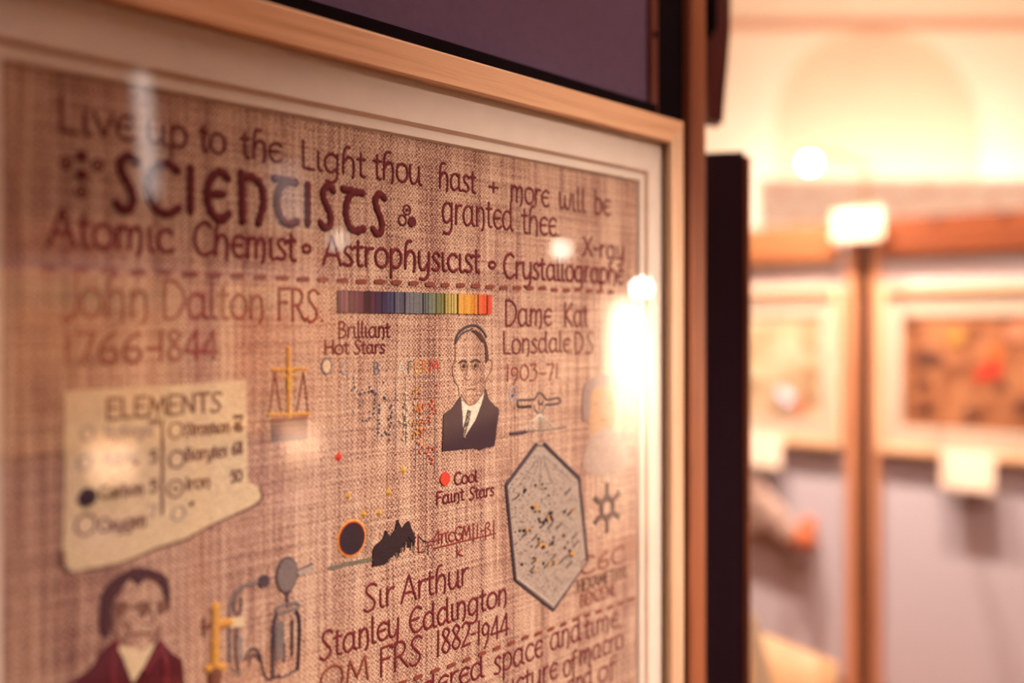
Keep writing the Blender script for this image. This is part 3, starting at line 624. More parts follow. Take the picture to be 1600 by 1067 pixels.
for q, r_, m_ in (([(152, 175), (165, 115), (215, 62), (290, 40), (345, 66), (385, 125)], .0012, 2), ([(160, 165), (200, 105), (250, 80), (285, 62)], .0007, 2), ([(150, 190), (152, 260), (148, 330)], .0005, 3), ([(148, 320), (132, 345), (130, 400), (150, 470), (172, 500), (180, 575)], .0005, 3),
                  ([(400, 300), (428, 312), (425, 370), (395, 430), (380, 470), (376, 520)], .0005, 3), ([(180, 325), (205, 308), (238, 318)], .0008, 4), ([(270, 318), (305, 300), (338, 318)], .0008, 4), ([(250, 330), (238, 400), (225, 440), (250, 455), (272, 440)], .0004, 3),
                  ([(240, 530), (265, 520), (300, 528)], .0005, 3), ([(250, 500), (275, 492), (300, 490)], .0003, 3), ([(195, 560), (235, 625), (275, 640), (330, 600)], .0004, 3), ([(300, 455), (312, 480), (305, 510)], .0003, 3)):
    cord(por, catmull(PP(q, o_, k_)), r_, .6, m_)
for x, y in ((215, 348), (303, 345)):
    cord(por, catmull(circ(P(680 + x / k_, 500 + y / k_), .0038, .0034, 10), 3, True), .0004, .6, 3)
    patch(por, circ(P(680 + x / k_, 500 + y / k_), .0015, .0017, 12), 4, .0010)
sub('embroidered_portrait', por, pm, 'stitched head and shoulders of a man in dark suit and tie')

# portrait in maroon coat at bottom left
o_, k_ = (60, 840), 3.636
por = bmesh.new(); pm = [M['wine'], M['cream'], M['wine2'], M['hair'], M['sepia'], M['skin']]
patch(por, PP([(170, 840), (230, 790), (300, 735), (345, 655), (430, 575), (470, 670), (500, 760), (530, 830), (600, 740), (640, 640), (690, 568), (740, 640), (812, 690), (830, 860), (840, 1200), (120, 1200)], o_, k_), 0, .0011)
patch(por, PP([(430, 590), (500, 618), (580, 640), (640, 600), (655, 610), (600, 720), (530, 825), (480, 690)], o_, k_), 1, .0012)
for q in ([(440, 600), (410, 720), (420, 900)], [(680, 600), (720, 760), (690, 950)], [(600, 760), (640, 700), (680, 640)]): cord(por, catmull(PP(q, o_, k_)), .0022, .5, 2, base=-.0011)
patch(por, PP([(356, 545), (348, 430), (365, 310), (440, 225), (540, 172), (640, 178), (725, 225), (742, 320), (740, 410), (722, 350), (690, 262), (615, 228), (572, 262), (520, 232), (470, 290), (420, 380), (405, 550)], o_, k_), 3, .0012, smooth=True)
for q, r_, m_ in (([(440, 385), (475, 372), (505, 385)], .0016, 4), ([(565, 385), (600, 370), (630, 385)], .0016, 4), ([(680, 378), (705, 366), (730, 376)], .0014, 4), ([(640, 400), (655, 470), (640, 490), (600, 488)], .0006, 4), ([(540, 548), (590, 540), (640, 545)], .0009, 4),
                  ([(440, 400), (430, 500), (480, 600), (560, 640), (650, 590), (700, 500)], .0008, 4), ([(500, 470), (520, 520), (510, 560)], .0006, 4), ([(470, 470), (500, 520), (490, 580)], .0005, 4), ([(660, 500), (670, 540), (640, 580)], .0005, 4), ([(510, 400), (535, 395), (565, 400)], .0006, 4)): cord(por, catmull(PP(q, o_, k_)), r_, .5, m_)
for x, y in ((470, 415), (600, 415), (705, 400)): patch(por, circ(P(60 + x / k_, 840 + y / k_), .0032, .003, 12), 4, .001)
sub('embroidered_portrait', por, pm, 'stitched head and shoulders in maroon coat and cream collar')

# portrait at right, thread colours paled to paint in the glare
bm = bmesh.new(); pm = [mat_thread('thread_ash', srgb(160, 136, 130)), M['tan'], mat_thread('thread_glare_coat', srgb(178, 156, 144)), M['sepia']]
patch(bm, circ(P(940, 642), .023, .026), 1, .0005); patch(bm, PP([(910, 612), (918, 596), (940, 586), (965, 592), (976, 615), (968, 612), (945, 602), (924, 612), (920, 650), (910, 655)]), 0, .0010, smooth=True)
patch(bm, PP([(912, 735), (915, 700), (935, 672), (955, 672), (975, 692), (980, 730), (950, 742)]), 2, .0006, smooth=True)
for q in ([(928, 632), (934, 630)], [(948, 630), (955, 629)], [(938, 656), (950, 655)], [(914, 648), (922, 652)]): cord(bm, PP(q), .0008, .5, 3)
sub('embroidered_portrait', bm, pm, 'stitched head with lilac-grey hair at right, paled for the glare over it')

# list of elements
o_ = (0, 0)
bm = bmesh.new()
patch(bm, PP([(100, 611), (200, 605), (300, 600), (383, 595), (385, 680), (386, 755), (404, 759), (408, 776), (395, 788), (330, 818), (280, 845), (189, 878), (130, 890), (108, 893), (97, 872), (100, 750)]), 0, .0009)
sheet = sub('element_sheet', bm, M['cream'], 'cream cloth list of elements with curled lower edge')
bm = bmesh.new(); em = [M['sepia'], M['plum'], M['lgrey'], M['brown']]
word(bm, '\u00eaL\u00eaM\u00eaNTS', 164, 344, 254, 648, 20, r=.0010, mi=0)
for t, a, b, xc, yb, xh, m_ in (('Hydrogen', 163, 238, 200, 682, 13, 2), ('1', 240, 247, 243, 664, 13, 0), ('Azote', 160, 212, 186, 724, 13, 2), ('5', 233, 243, 238, 722, 13, 3), ('Carbon', 155, 222, 188, 775, 13, 0), ('5', 232, 244, 238, 768, 13, 3), ('Oxygen', 154, 226, 190, 826, 14, 0), ('7', 232, 242, 237, 806, 12, 2),
                               ('Strontian', 288, 357, 322, 677, 12.5, 0), ('46', 363, 377, 370, 674, 12, 3), ('Barytes', 289, 353, 321, 715, 12.5, 0), ('68', 361, 377, 369, 709, 12.5, 3), ('Iron', 289, 326, 307, 762, 12.5, 0), ('50', 359, 376, 367, 752, 12.5, 3)):
    word(bm, t, a, b, xc, yb, xh, r=.00075, mi=m_)
cord(bm, [P(252, 656), P(253, 720), P(252, 802)], .0010, .6, 0); cord(bm, [P(365, 651), P(377, 650)], .0013, .6, 3); cord(bm, [P(232, 657), P(243, 660)], .001, .6, 3)
for x, y, rr, m_ in ((136, 677, 10, 2), (132, 722, 11, 2), (133, 819, 16, 0), (274, 672, 12, 0), (275, 717, 13, 0), (273, 763, 13, 0), (278, 801, 11, 2)): cord(bm, catmull(circ(P(x, y), mm(x, rr), mm(x, rr), 12), 4, True), .0008, .6, m_)
patch(bm, circ(P(135, 776), mm(135, 14.5), mm(135, 14.5)), 1, .0012)
for x, y in ((273, 763), (298, 786), (211, 722)): patch(bm, circ(P(x, y), .0014, .0014, 10), 3, .001)
cord(bm, catmull(PP([(97, 860), (100, 885), (110, 894)])), .0009, .6, 0); cord(bm, catmull(PP([(128, 891), (190, 879), (245, 856), (290, 842)])), .0008, .6, 0); cord(bm, catmull(PP([(290, 842), (330, 820), (396, 790), (408, 777), (404, 760)])), .0007, .6, 0)
o = link('element_list_lettering', fixn(bm), em); o.parent = fab; o['label'] = 'brown stitched names, circles and numbers of the element list'
for v in o.data.vertices: v.co.y -= .0009

# balance scale
bm = bmesh.new(); sm = [M['gold'], M['rust'], M['grey'], M['amber']]
cord(bm, [P(450, 543), P(451, 652)], .0016, .6, 0); cord(bm, [P(425, 578), P(478, 576)], .0011, .6, 0); cord(bm, [P(436, 588), P(466, 586)], .0008, .6, 3); cord(bm, [P(419, 648), P(483, 646)], .0013, .6, 0)
for a, b, c in (((429, 580), (421, 647), (439, 647)), ((474, 581), (463, 646), (481, 645))): cord(bm, [P(*a), P(*b)], .0007, .6, 1); cord(bm, [P(*a), P(*c)], .0007, .6, 1)
for y in (578, 594, 605): patch(bm, circ(P(451, y), .0022, .0022, 10), 3, .0016)
patch(bm, PP([(424, 660), (479, 655), (480, 686), (424, 690)]), 2, .0007); cord(bm, [P(424, 657), P(479, 652)], .0014, .6, 1)
for y in (664, 671, 678): cord(bm, [P(426, y + 2), P(478, y - 2)], .0005, .5, 1, base=-.0007)
sub('balance_scale_motif', bm, sm, 'gold stitched balance scale on a grey base')
# dalton-style atom dots
def atoms(label, lst):
    bm = bmesh.new()
    for x, y, rr, fill in lst:
        r = mm(x, rr)
        if fill == 2: patch(bm, circ(P(x, y), r, r), 0, .0013)
        else:
            cord(bm, catmull(circ(P(x, y), r, r, 10), 4, True), .0008, .6, 1 if fill else 0)
            if fill == 1: patch(bm, circ(P(x, y), r * .35, r * .35, 12), 0, .0012)
    sub('atom_dots', bm, [M['maroon_deep'], M['maroon']], label)
atoms('cluster of maroon atom circles left of the title', ((127, 244, 9, 2), (127, 273, 9, 2), (103, 254, 9, 1), (152, 258, 9, 1), (127, 300, 9, 1)))
atoms('three maroon atom circles right of the title', ((635.5, 328, 7.5, 1), (628.5, 344, 8, 0), (643, 346.5, 8, 2)))

# chemical apparatus
o_, k_ = (60, 840), 3.636
bm = bmesh.new(); cm = [M['dgrey'], M['grey'], M['plum'], M['lgrey'], M['paleblue'], M['tan']]
patch(bm, PP([(1345, 480), (1395, 470), (1395, 690), (1345, 700)], o_, k_), 1, .0006)
for q, r_, m_ in (([(1350, 440), (1335, 500), (1330, 640), (1330, 785)], .0016, 0), ([(1465, 420), (1480, 470), (1480, 600), (1472, 745)], .0015, 2), ([(1330, 785), (1390, 790), (1470, 745)], .0008, 0), ([(1440, 470), (1440, 670)], .0012, 0), ([(1395, 600), (1395, 700)], .0010, 0), ([(1410, 320), (1412, 390)], .0012, 0),
                  ([(1470, 190), (1555, 148)], .0009, 0), ([(1475, 215), (1560, 185)], .0007, 1), ([(1375, 250), (1395, 290), (1410, 330), (1430, 290), (1450, 250)], .0010, 0),
                  ([(1250, 252), (1180, 270), (1130, 300), (1118, 340)], .0014, 1), ([(1100, 340), (1085, 420), (1085, 700)], .0012, 1), ([(1150, 340), (1150, 400), (1130, 440), (1110, 400), (1118, 340)], .0008, 0), ([(1125, 520), (1120, 640), (1135, 760)], .0010, 0), ([(1150, 560), (1150, 700)], .0007, 4),
                  ([(1175, 690), (1200, 640), (1235, 635), (1262, 680), (1280, 770), (1310, 805), (1370, 780)], .0010, 0), ([(1195, 720), (1210, 670), (1240, 670), (1255, 700)], .0008, 2), ([(1165, 750), (1130, 780), (1100, 740)], .0007, 1)):
    cord(bm, catmull(PP(q, o_, k_)), r_, .6, m_)
patch(bm, circ(P(60 + 1410 / k_, 840 + 210 / k_), .0082, .0110), 1, .0012); cord(bm, catmull(circ(P(60 + 1410 / k_, 840 + 210 / k_), .0084, .0114, 12), 4, True), .0008, .7, 0)
patch(bm, PP([(1470, 190), (1555, 150), (1562, 190), (1475, 215)], o_, k_), 3, .0008)
patch(bm, circ(P(60 + 1278 / k_, 840 + 245 / k_), .0042, .0042, 14), 0, .0014)
cord(bm, catmull(PP([(1355, 425), (1345, 405), (1400, 380), (1465, 372), (1478, 392), (1440, 410), (1360, 435)], o_, k_)), .0012, .7, 1)
sub('apparatus_motif', bm, cm, 'grey stitched glass bottle, funnel and bent tubes')
bm = bmesh.new()
cord(bm, PP([(1005, 385), (1000, 740)], o_, k_), .0034, .5, 0); cord(bm, PP([(930, 505), (1000, 500)], o_, k_), .0016, .5, 1); cord(bm, PP([(1000, 490), (1090, 480)], o_, k_), .0030, .5, 0); cord(bm, PP([(938, 460), (938, 550)], o_, k_), .0014, .5, 1); cord(bm, PP([(955, 745), (1050, 735)], o_, k_), .0026, .5, 0); cord(bm, PP([(1000, 760), (1000, 900)], o_, k_), .0050, .5, 1)
patch(bm, PP([(1085, 455), (1165, 450), (1165, 500), (1085, 510)], o_, k_), 2, .0009)
sub('brass_tap_motif', bm, [M['gold'], M['brown'], M['cream']], 'golden stitched tap with cross arm')

# x-ray tube, rays, crystal
bm = bmesh.new(); tm = [M['ink'], M['dgrey'], M['grey'], M['paleblue'], M['tan'], M['white'], M['blue']]
o_, k_ = (760, 580), 5.333
for q, r_, m_ in (([(370, 292), (275, 297), (258, 285), (256, 255), (270, 240), (385, 236), (410, 215), (425, 188), (445, 180), (470, 195), (490, 228), (520, 236), (590, 222), (614, 235), (610, 258), (580, 272), (500, 278)], .0010, 1), ([(400, 290), (405, 320), (430, 345), (460, 340), (482, 310), (490, 280)], .0007, 2),
                  ([(370, 292), (275, 297), (258, 285), (256, 255)], .0012, 0), ([(430, 240), (440, 270), (465, 270), (470, 240)], .0007, 1), ([(195, 270), (250, 268)], .0006, 4), ([(195, 520), (330, 500), (480, 490), (660, 462)], .0007, 2), ([(195, 520), (250, 515), (330, 505)], .0014, 1), ([(300, 520), (320, 480)], .0006, 1), ([(600, 472), (662, 460)], .0010, 2)):
    cord(bm, catmull(PP(q, o_, k_)), r_, .6, m_)
cord(bm, catmull(circ(P(801, 617), .0046, .0062, 10), 4, True), .0006, .6, 3); patch(bm, circ(P(801, 617.5), .002, .0016, 10), 6, .0009)
cord(bm, catmull(circ(P(882, 610), .0050, .0060, 10), 4, True), .0006, .6, 4)
for i in range(11):
    t = (i - 5) / 5; cord(bm, [P(843, 646), P(843 + t * 26, 676 - abs(t) * 6)], .0003, .5, 5)
cord(bm, [P(844, 650), P(845, 690)], .0003, .5, 2)
sub('ray_tube_motif', bm, tm, 'grey stitched glass ray tube above the crystal')
o_, k_ = (740, 680), 2.757
crys = bmesh.new(); cm = [mat_thread('thread_stone', srgb(178, 164, 152)), M['dgrey'], M['ink'], M['gold'], M['lgrey'], M['grey'], M['tan']]
out = [(270, 35), (302, 35), (452, 185), (488, 540), (342, 752), (178, 622), (138, 215)]
patch(crys, PP(out, o_, k_), 0, .0006)
inn = [(276, 75), (300, 75), (440, 195), (474, 535), (342, 715), (188, 600), (150, 225)]
def inside(x, y, poly):
    c = False; j = len(poly) - 1
    for i in range(len(poly)):
        if (poly[i][1] > y) != (poly[j][1] > y) and x < (poly[j][0] - poly[i][0]) * (y - poly[i][1]) / (poly[j][1] - poly[i][1]) + poly[i][0]: c = not c
        j = i
    return c
cord(crys, PP([(270, 38), (138, 215), (178, 622)], o_, k_), .0019, .7, 1); cord(crys, PP([(302, 38), (452, 185), (488, 540)], o_, k_), .0022, .7, 1); cord(crys, PP([(178, 622), (342, 752), (488, 540)], o_, k_), .0016, .7, 1)
cord(crys, PP([(182, 612), (342, 735), (480, 545)], o_, k_), .0014, .6, 4); cord(crys, PP([(270, 45), (300, 45)], o_, k_), .0009, .7, 1)
for q in ([(280, 90), (190, 220)], [(285, 90), (240, 230)], [(290, 95), (280, 230)], [(295, 90), (350, 240)], [(298, 85), (420, 200)], [(300, 95), (330, 210)]): cord(crys, PP(q, o_, k_), .0010, .5, 5)
n = 0
while n < 620:
    x, y = random.uniform(140, 485), random.uniform(70, 740)
    if inside(x, y, inn):
        a = random.uniform(0, 6.28); l = random.uniform(3, 7); m_ = random.choices([0, 5, 6, 1], [4, 6, 2, 2.2])[0]
        cord(crys, PP([(x, y), (x + l * math.cos(a), y + l * math.sin(a))], o_, k_), .0005, .6, m_, base=-.0006); n += 1
n = 0
while n < 62:
    x, y = random.gauss(300, 90), random.gauss(430, 130)
    if inside(x, y, [(a * .86 + 43, b * .86 + 55) for a, b in inn]) and y > 205:
        r_ = random.uniform(.0010, .0020)
        if n % 3: patch(crys, circ(P(740 + x / k_, 680 + y / k_), r_, r_ * .9, 8), 2, .0014)
        else: cord(crys, PP([(x - 8, y + 9), (x, y), (x + 6, y - 4), (x + 12, y - 16)], o_, k_), .0008, .7, 2, base=-.0006)
        if n % 4 == 0: patch(crys, circ(P(740 + (x + 14) / k_, 680 + (y - 8) / k_), r_ * 1.3, r_, 8), 3, .0011)
        n += 1
sub('crystal_motif', crys, cm, 'tall six-sided grey crystal with dark outline and speckled inside')
bm = bmesh.new(); c = P(948, 793); R_ = .0105
hexa = [(c[0] + R_ * math.sin(math.pi / 3 * i), c[1] + R_ * math.cos(math.pi / 3 * i)) for i in range(6)]
cord(bm, hexa + [hexa[0]], .0032, .6, 0)
for i, h_ in enumerate(hexa): cord(bm, [h_, (c[0] + (h_[0] - c[0]) * 2.15, c[1] + (h_[1] - c[1]) * 2.15)], .0028, .6, 0)
for i in range(12):
    a = math.pi / 6 * i; cord(bm, [(c[0] + .026 * math.sin(a), c[1] + .026 * math.cos(a)), (c[0] + .028 * math.sin(a), c[1] + .028 * math.cos(a))], .0014, .6, 1)
sub('molecule_motif', bm, [M['hair'], M['cream']], 'dark hexagon with six arms')

# ================================================================== NEAR DISPLAY STAND
st = empty('display_stand', 'purple felt display board with oak post, carrying the large framed embroidery', 'display stand', (.2, .06, 0))
def lst(o, root): o.parent = root; o.matrix_parent_inverse = (Matrix.Translation(root.location) @ root.rotation_euler.to_matrix().to_4x4()).inverted(); return o
lst(link('board', BX(-1.25, .6675, .0302, .058, .12, 2.30), M['purple']), st)
e_ = lst(link('edge_strip', BX(.668, .6835, .026, .060, .12, 2.30, bev=.002), M['redwood']), st); e_['label'] = 'thin red-brown wooden edge strip'
g_ = lst(link('hinge_recess', BX(.684, .7365, .0285, .060, .0, 2.30), M['black']), st); g_['label'] = 'black gap strip between board and post'
p_ = lst(link('post', BX(.737, .7735, .0195, .074, .0, 2.45, bev=.004), M['oak']), st); p_['label'] = 'square oak post at the board edge'
lst(link('post', BX(-1.29, -1.2505, .018, .074, .0, 2.45, bev=.004), M['oak']), st)
lst(link('foot', BX(.715, .785, -.22, .11, .0, .05, bev=.006), M['oak']), st); lst(link('foot', BX(-1.31, -1.23, -.22, .11, .0, .05, bev=.006), M['oak']), st)
sc_ = lst(link('screw', ball(bmesh.new(), (.6755, .0255, 1.757), .0035, 1, .5, 1, 10), M['black']), st)
# tapered bracket behind the post
def at(px, py, Zc):
    p = Vector((CX, CY, CZ)) + view * Zc + right * ((px - 800) / F * Zc) + Vector((0, 0, (HOR - py) / F * Zc)); return p
def slab_px(name, pts, Z0, Z1, m, parent=None):
    bm = bmesh.new(); a = [bm.verts.new(at(x, y, Z0)) for x, y in pts]; d = view * (Z1 - Z0); b = [bm.verts.new(v.co + d) for v in a]
    bm.faces.new(a); bm.faces.new(b[::-1])
    for i in range(len(pts)): bm.faces.new((a[i], a[(i + 1) % len(pts)], b[(i + 1) % len(pts)], b[i]))
    return link(name, fixn(bm), m, parent)
br = lst(slab_px('bracket', [(1096, -95), (1143, -95), (1141, 52), (1130, 190), (1106, 186), (1096, 60)], 1.30, 1.34, M['redwood']), st); br['label'] = 'tapered red-brown bracket behind the post top'
b2 = lst(slab_px('bracket_block', [(1098, -95), (1120, -95), (1120, 44), (1098, 44)], 1.255, 1.298, M['black']), st); b2['label'] = 'dark block on the bracket'

# folded dark wing panel
wg = empty('wing_panel', 'dark plum painted upright panel standing just right of the oak post', 'display panel', (.90, .06, 0))
d = Vector((-.433, .901, 0)); nn = Vector((.901, .433, 0)); p0 = Vector((.900, .0404, 0))
def quadbox(name, p, d, l, n, t, z0, z1, m):
    bm = bmesh.new(); lo = [p, p + d * l, p + d * l + n * t, p + n * t]
    v0 = [bm.verts.new((q.x, q.y, z0)) for q in lo]; v1 = [bm.verts.new((q.x, q.y, z1)) for q in lo]
    bm.faces.new(v0[::-1]); bm.faces.new(v1)
    for i in range(4): bm.faces.new((v0[i], v0[(i + 1) % 4], v1[(i + 1) % 4], v1[i]))
    bmesh.ops.bevel(bm, geom=list(bm.edges), offset=.0012, segments=1, affect='EDGES')
    return link(name, fixn(bm), m)
lst(quadbox('panel', p0, d, .30, nn, .024, 0, 1.664, M['darkpanel']), wg)
e_ = lst(quadbox('edge_strip', p0 - d * .0075 + nn * -.001, d, .0073, nn, .028, 0, 1.657, M['oak']), wg); e_['label'] = 'thin brown edge strip of the dark panel'

# ================================================================== FAR DISPLAY (faces -x)
def far_picture(root_label, cat, group, mats_fab, seed, mount='farmount'):
    """a framed embroidery .73 x .635, local: x width centred, z height from bottom, facing -y"""
    r = empty('framed_picture', root_label, cat, group=group)
    link('frame', frame_bm(-.365, .365, 0, .635, .026, -.022, .012, -.012), [M['ash'], M['ash_v']], r)
    link('mount', ring_bm((-.342, .342, .022, .613), (-.285, .285, .105, .520), -.006, -.002, .002), [M[mount], M[mount]], r)
    fb = link('fabric', BX(-.295, .295, .0, .006, .095, .53), mats_fab, r)
    link('glass', BX(-.343, .343, -.011, -.009, .022, .613), M['farglass'], r)
    return r, fb
def mat_farcloth(name, a, b, c, scale):
    t = NT(name); v = t.mapping((1, 1, 1)); n = t.noise(v, scale, 3, .6, .4)
    return t.bsdf(t.ramp(n, [(.32, a), (.5, b), (.7, c)]), .9, t.noise(v, 300, 2), .4, .001, .1)
M['cloth_orange'] = mat_farcloth('orange_brown_embroidered_cloth', srgb(120, 74, 56), srgb(178, 116, 82), srgb(208, 146, 104), 9)
M['cloth_pale'] = mat_farcloth('pale_tan_embroidered_cloth', srgb(186, 148, 112), srgb(220, 192, 156), srgb(238, 218, 188), 7)
M['cloth_mid'] = mat_farcloth('tan_embroidered_cloth', srgb(130, 88, 66), srgb(190, 142, 104), srgb(222, 182, 140), 8)
def motif(fb, pts, m, name, label, at_=(0, 0), r=.03):
    bm = bmesh.new(); patch(bm, [(at_[0] + a * r, at_[1] + b * r) for a, b in pts], 0, .003, -.0006, smooth=True); o = link(name, fixn(bm), M[m], fb)
    if label: o['label'] = label
blob = lambda n=9: [(math.cos(2 * math.pi * i / n) * random.uniform(.7, 1.25), math.sin(2 * math.pi * i / n) * random.uniform(.6, 1.1)) for i in range(n)]
RZ = -math.pi / 2                              # local -y (front) -> world -x ; local +x -> world -y
FX = 3.45
pr, fb = far_picture('framed orange-brown embroidery on the far board, right of the far posts', 'picture', None, M['cloth_orange'], 1)
pr.location = (FX - .014, .831 - .365, .980); pr.rotation_euler = (0, 0, RZ); pr.scale = (1, 1, .955)
for x, z, m_, r_ in ((.02, .33, 'red', .036), (-.02, .30, 'red', .022), (.05, .27, 'brown', .02), (-.19, .36, 'brown', .05), (-.24, .47, 'brown', .025), (.17, .40, 'brown', .04), (-.20, .17, 'hair', .025), (-.05, .16, 'brown', .03), (.12, .20, 'brown', .035), (.22, .28, 'brown', .03), (-.10, .44, 'gold', .03), (.10, .46, 'peach', .04), (-.22, .27, 'brown', .03), (.03, .38, 'orange', .03)):
    motif(fb, blob(), m_, 'stitched_motif', None, (x, z), r_)
pl, fb = far_picture('pale framed embroidery on the far board, left of the far posts', 'picture', None, M['cloth_pale'], 2)
pl.location = (FX - .014, .975 + .365, .980); pl.rotation_euler = (0, 0, RZ); pl.scale = (1, 1, .955)
for x, z, m_, r_ in ((.24, .40, 'tan', .03), (.235, .30, 'tan', .03), (.24, .20, 'tan', .035), (.12, .17, 'tan', .06), (.19, .15, 'peach', .05), (.05, .45, 'tan', .02), (.02, .28, 'cream', .05), (-.12, .33, 'tan', .05)):
    motif(fb, blob(), m_, 'stitched_motif', None, (x, z), r_)
fs = empty('display_stand', 'far lilac-grey display boards with orange top rail, standing by the cream back wall', 'display stand', (FX, .9, 0))
lst(link('board', BX(FX, FX + .025, -.12, .833, .1, 1.80), M['farfelt']), fs)
lst(link('board', BX(FX, FX + .025, .958, 1.90, .1, 1.80), M['farfelt']), fs)
q_ = lst(link('top_rail', BX(FX - .038, FX + .045, -.12, .820, 1.700, 1.832, bev=.004), M['rail']), fs); q_['label'] = 'orange pine top rail'
q_ = lst(link('top_rail', BX(FX - .038, FX + .045, .985, 1.90, 1.690, 1.826, bev=.004), M['lit_rail']), fs); q_['label'] = 'pine top rail, coloured paler as if lit'
for y_ in (.62, .40):
    k_ = lst(link('knot', cyl(bmesh.new(), (FX - .0375, y_, 1.812), (FX - .0395, y_, 1.812), .019), M['redwood']), fs)
lst(link('post', BX(FX - .03, FX + .05, .834, .862, 0, 1.76, bev=.004), M['farpost']), fs)
lst(link('post', BX(FX - .03, FX + .05, .916, .957, 0, 1.76, bev=.004), M['farpost']), fs)
q_ = lst(link('hinge_recess', BX(FX + .012, FX + .04, .8625, .9155, 0, 1.76), M['darkgap']), fs); q_['label'] = 'dark red gap between the two far posts'
lst(link('foot', BX(FX - .3, FX + .3, .80, .86, 0, .06, bev=.005), M['oak']), fs); lst(link('foot', BX(FX - .3, FX + .3, .91, .97, 0, .06, bev=.005), M['oak']), fs)
lst(link('post', BX(FX - .03, FX + .05, -.16, -.121, 0, 1.84, bev=.004), M['oak']), fs); lst(link('post', BX(FX - .03, FX + .05, 1.901, 1.94, 0, 1.84, bev=.004), M['oak']), fs)

def label_card(label, x, y, z, w_, h_, off, tilt=.12, group=None):
    r = empty('label_card', label, 'label card', (x, y, z), RZ, group)
    bm = BX(-w_ / 2, w_ / 2, -.004, 0, -h_ / 2, h_ / 2); bmesh.ops.rotate(bm, verts=bm.verts, cent=(0, 0, 0), matrix=Matrix.Rotation(-tilt, 3, 'X'))
    link('card', bm, M['farcard'], r)
    link('holder', BX(-.02, .02, .004, off, -.02, .02), M['plate'], r)
    return r
label_card('white label card under the orange-brown embroidery, casting a shadow on the board', FX - .055, .515, .945, .175, .135, .053)
label_card('white label card under the pale embroidery, half hidden by the dark panel', FX - .055, 1.30, .955, .20, .14, .053)
label_card('cream number card capping the two far posts above the rail', FX - .075, .893, 1.815, .19, .115, .043, .05)

# hanging ornament on the far board, low left
orn = empty('hanging_ornament', 'pale pinkish cloth ornament with a round orange end, low on the far board', 'ornament', (FX - .06, 1.25, .70))
bm = bmesh.new()
for dy, dz, r, sx in ((.10, .13, .055, .6), (.07, .06, .07, .6), (.02, .015, .07, .6), (-.03, -.03, .055, .6), (.10, .0, .06, .5)): ball(bm, (0, dy, dz), r, sx * .7, 1, 1.05)
link('cloth_body', bm, mat_plain('pale_pink_cloth', srgb(160, 134, 124), .9, .06, 30), orn, True)
o = link('orange_end', ball(ball(bmesh.new(), (-.02, -.12, -.045), .05, .9, 1, 1.05), (0, -.125, .005), .035, 1, 1, 1), mat_plain('orange_felt', srgb(160, 86, 54), .9, .08, 30), orn, True); o['label'] = 'round orange felt end'
orn.location = (FX - .04, 1.225, .665)

# blond wooden chair at the bottom, and the pale strip leaning on it
ch = empty('chair', 'blond wooden chair whose panel back shows low beside the dark panel', 'chair', W(.52, 1.98, 0), A)
def chair_parts(root):
    yaw = root.rotation_euler.z
    bm = bmesh.new(); n = 10                  # curved, slightly tapering panel back: local x across, y depth
    for i in range(n + 1):
        x = -.21 + .42 * i / n; d_ = .05 * (x / .21) ** 2
        zt = .842 - .30 * x
        for (dy, z) in ((0, .50), (0, zt), (.018, zt), (.018, .50)): bm.verts.new((x * (1 if z > .6 else .92), -d_ + dy, z))
    bm.verts.ensure_lookup_table()
    for i in range(n):
        for k in range(4): bm.faces.new((bm.verts[i * 4 + k], bm.verts[i * 4 + (k + 1) % 4], bm.verts[i * 4 + 4 + (k + 1) % 4], bm.verts[i * 4 + 4 + k]))
    for i in (0, n): bm.faces.new([bm.verts[i * 4 + k] for k in range(4)])
    link('backrest', fixn(bm), M['blond'], root, True)
    link('seat', BX(-.21, .21, .0, .42, .43, .46, bev=.006), M['blond'], root)
    for x in (-.18, .18):
        link('leg', cyl(bmesh.new(), (x, .0, 0), (x, .01, .52), .018), M['blond'], root, True); link('leg', cyl(bmesh.new(), (x, .39, 0), (x, .39, .43), .018), M['blond'], root, True)
chair_parts(ch); ch.rotation_euler = (0, 0, math.atan2(right.y, right.x) - .06); ch.location = W(.435, 2.02, 0)
spot('chair_fill', W(.75, 1.2, 3.4), W(.42, 2.0, .8), 260, 26, .8, .04, (1, .76, .58))  # unseen lamp added to brighten the chair back
ls = tag(slab_px('leaning_strip', [(1166, 955), (1181, 962), (1212, 1080), (1320, 1555), (1285, 1560), (1180, 1080)], 1.93, 1.945, mat_plain('pale_cream_strip', srgb(236, 214, 184), .8, .04, 40)), 'pale cream strip slanting in front of the blond chair back', 'strip')

# pale frieze board over the far display, with faint reddish marks
t = NT('pale_pink_frieze'); v = t.mapping((16, 16, 30)); n = t.noise(v, 1.0, 2, .6)
fz = bmesh.new(); a0, b0 = W(1.15, 4.6, 0), W(3.1, 4.6, 0); dd = (b0 - a0).normalized(); pn = view * .03
lo = [a0, b0, b0 + pn, a0 + pn]; v0 = [fz.verts.new((q.x, q.y, 1.84)) for q in lo]; v1 = [fz.verts.new((q.x, q.y, 2.115)) for q in lo]
fz.faces.new(v0[::-1]); fz.faces.new(v1)
for i in range(4): fz.faces.new((v0[i], v0[(i + 1) % 4], v1[(i + 1) % 4], v1[i]))
fzo = empty('frieze_board', 'pale pink blurred frieze board above the far orange rail', 'frieze board', W(2.1, 4.6, 0))
lst(link('board', fixn(fz), t.bsdf(t.ramp(n, [(.28, srgb(216, 168, 150)), (.46, srgb(252, 242, 232))]), .85)), fzo)
for x_ in (1.3, 2.9):
    bm = bmesh.new(); a_ = W(x_, 4.62, 0); cyl(bm, (a_.x, a_.y, 0), (a_.x, a_.y, 1.84), .02); lst(link('leg', bm, M['oak']), fzo)

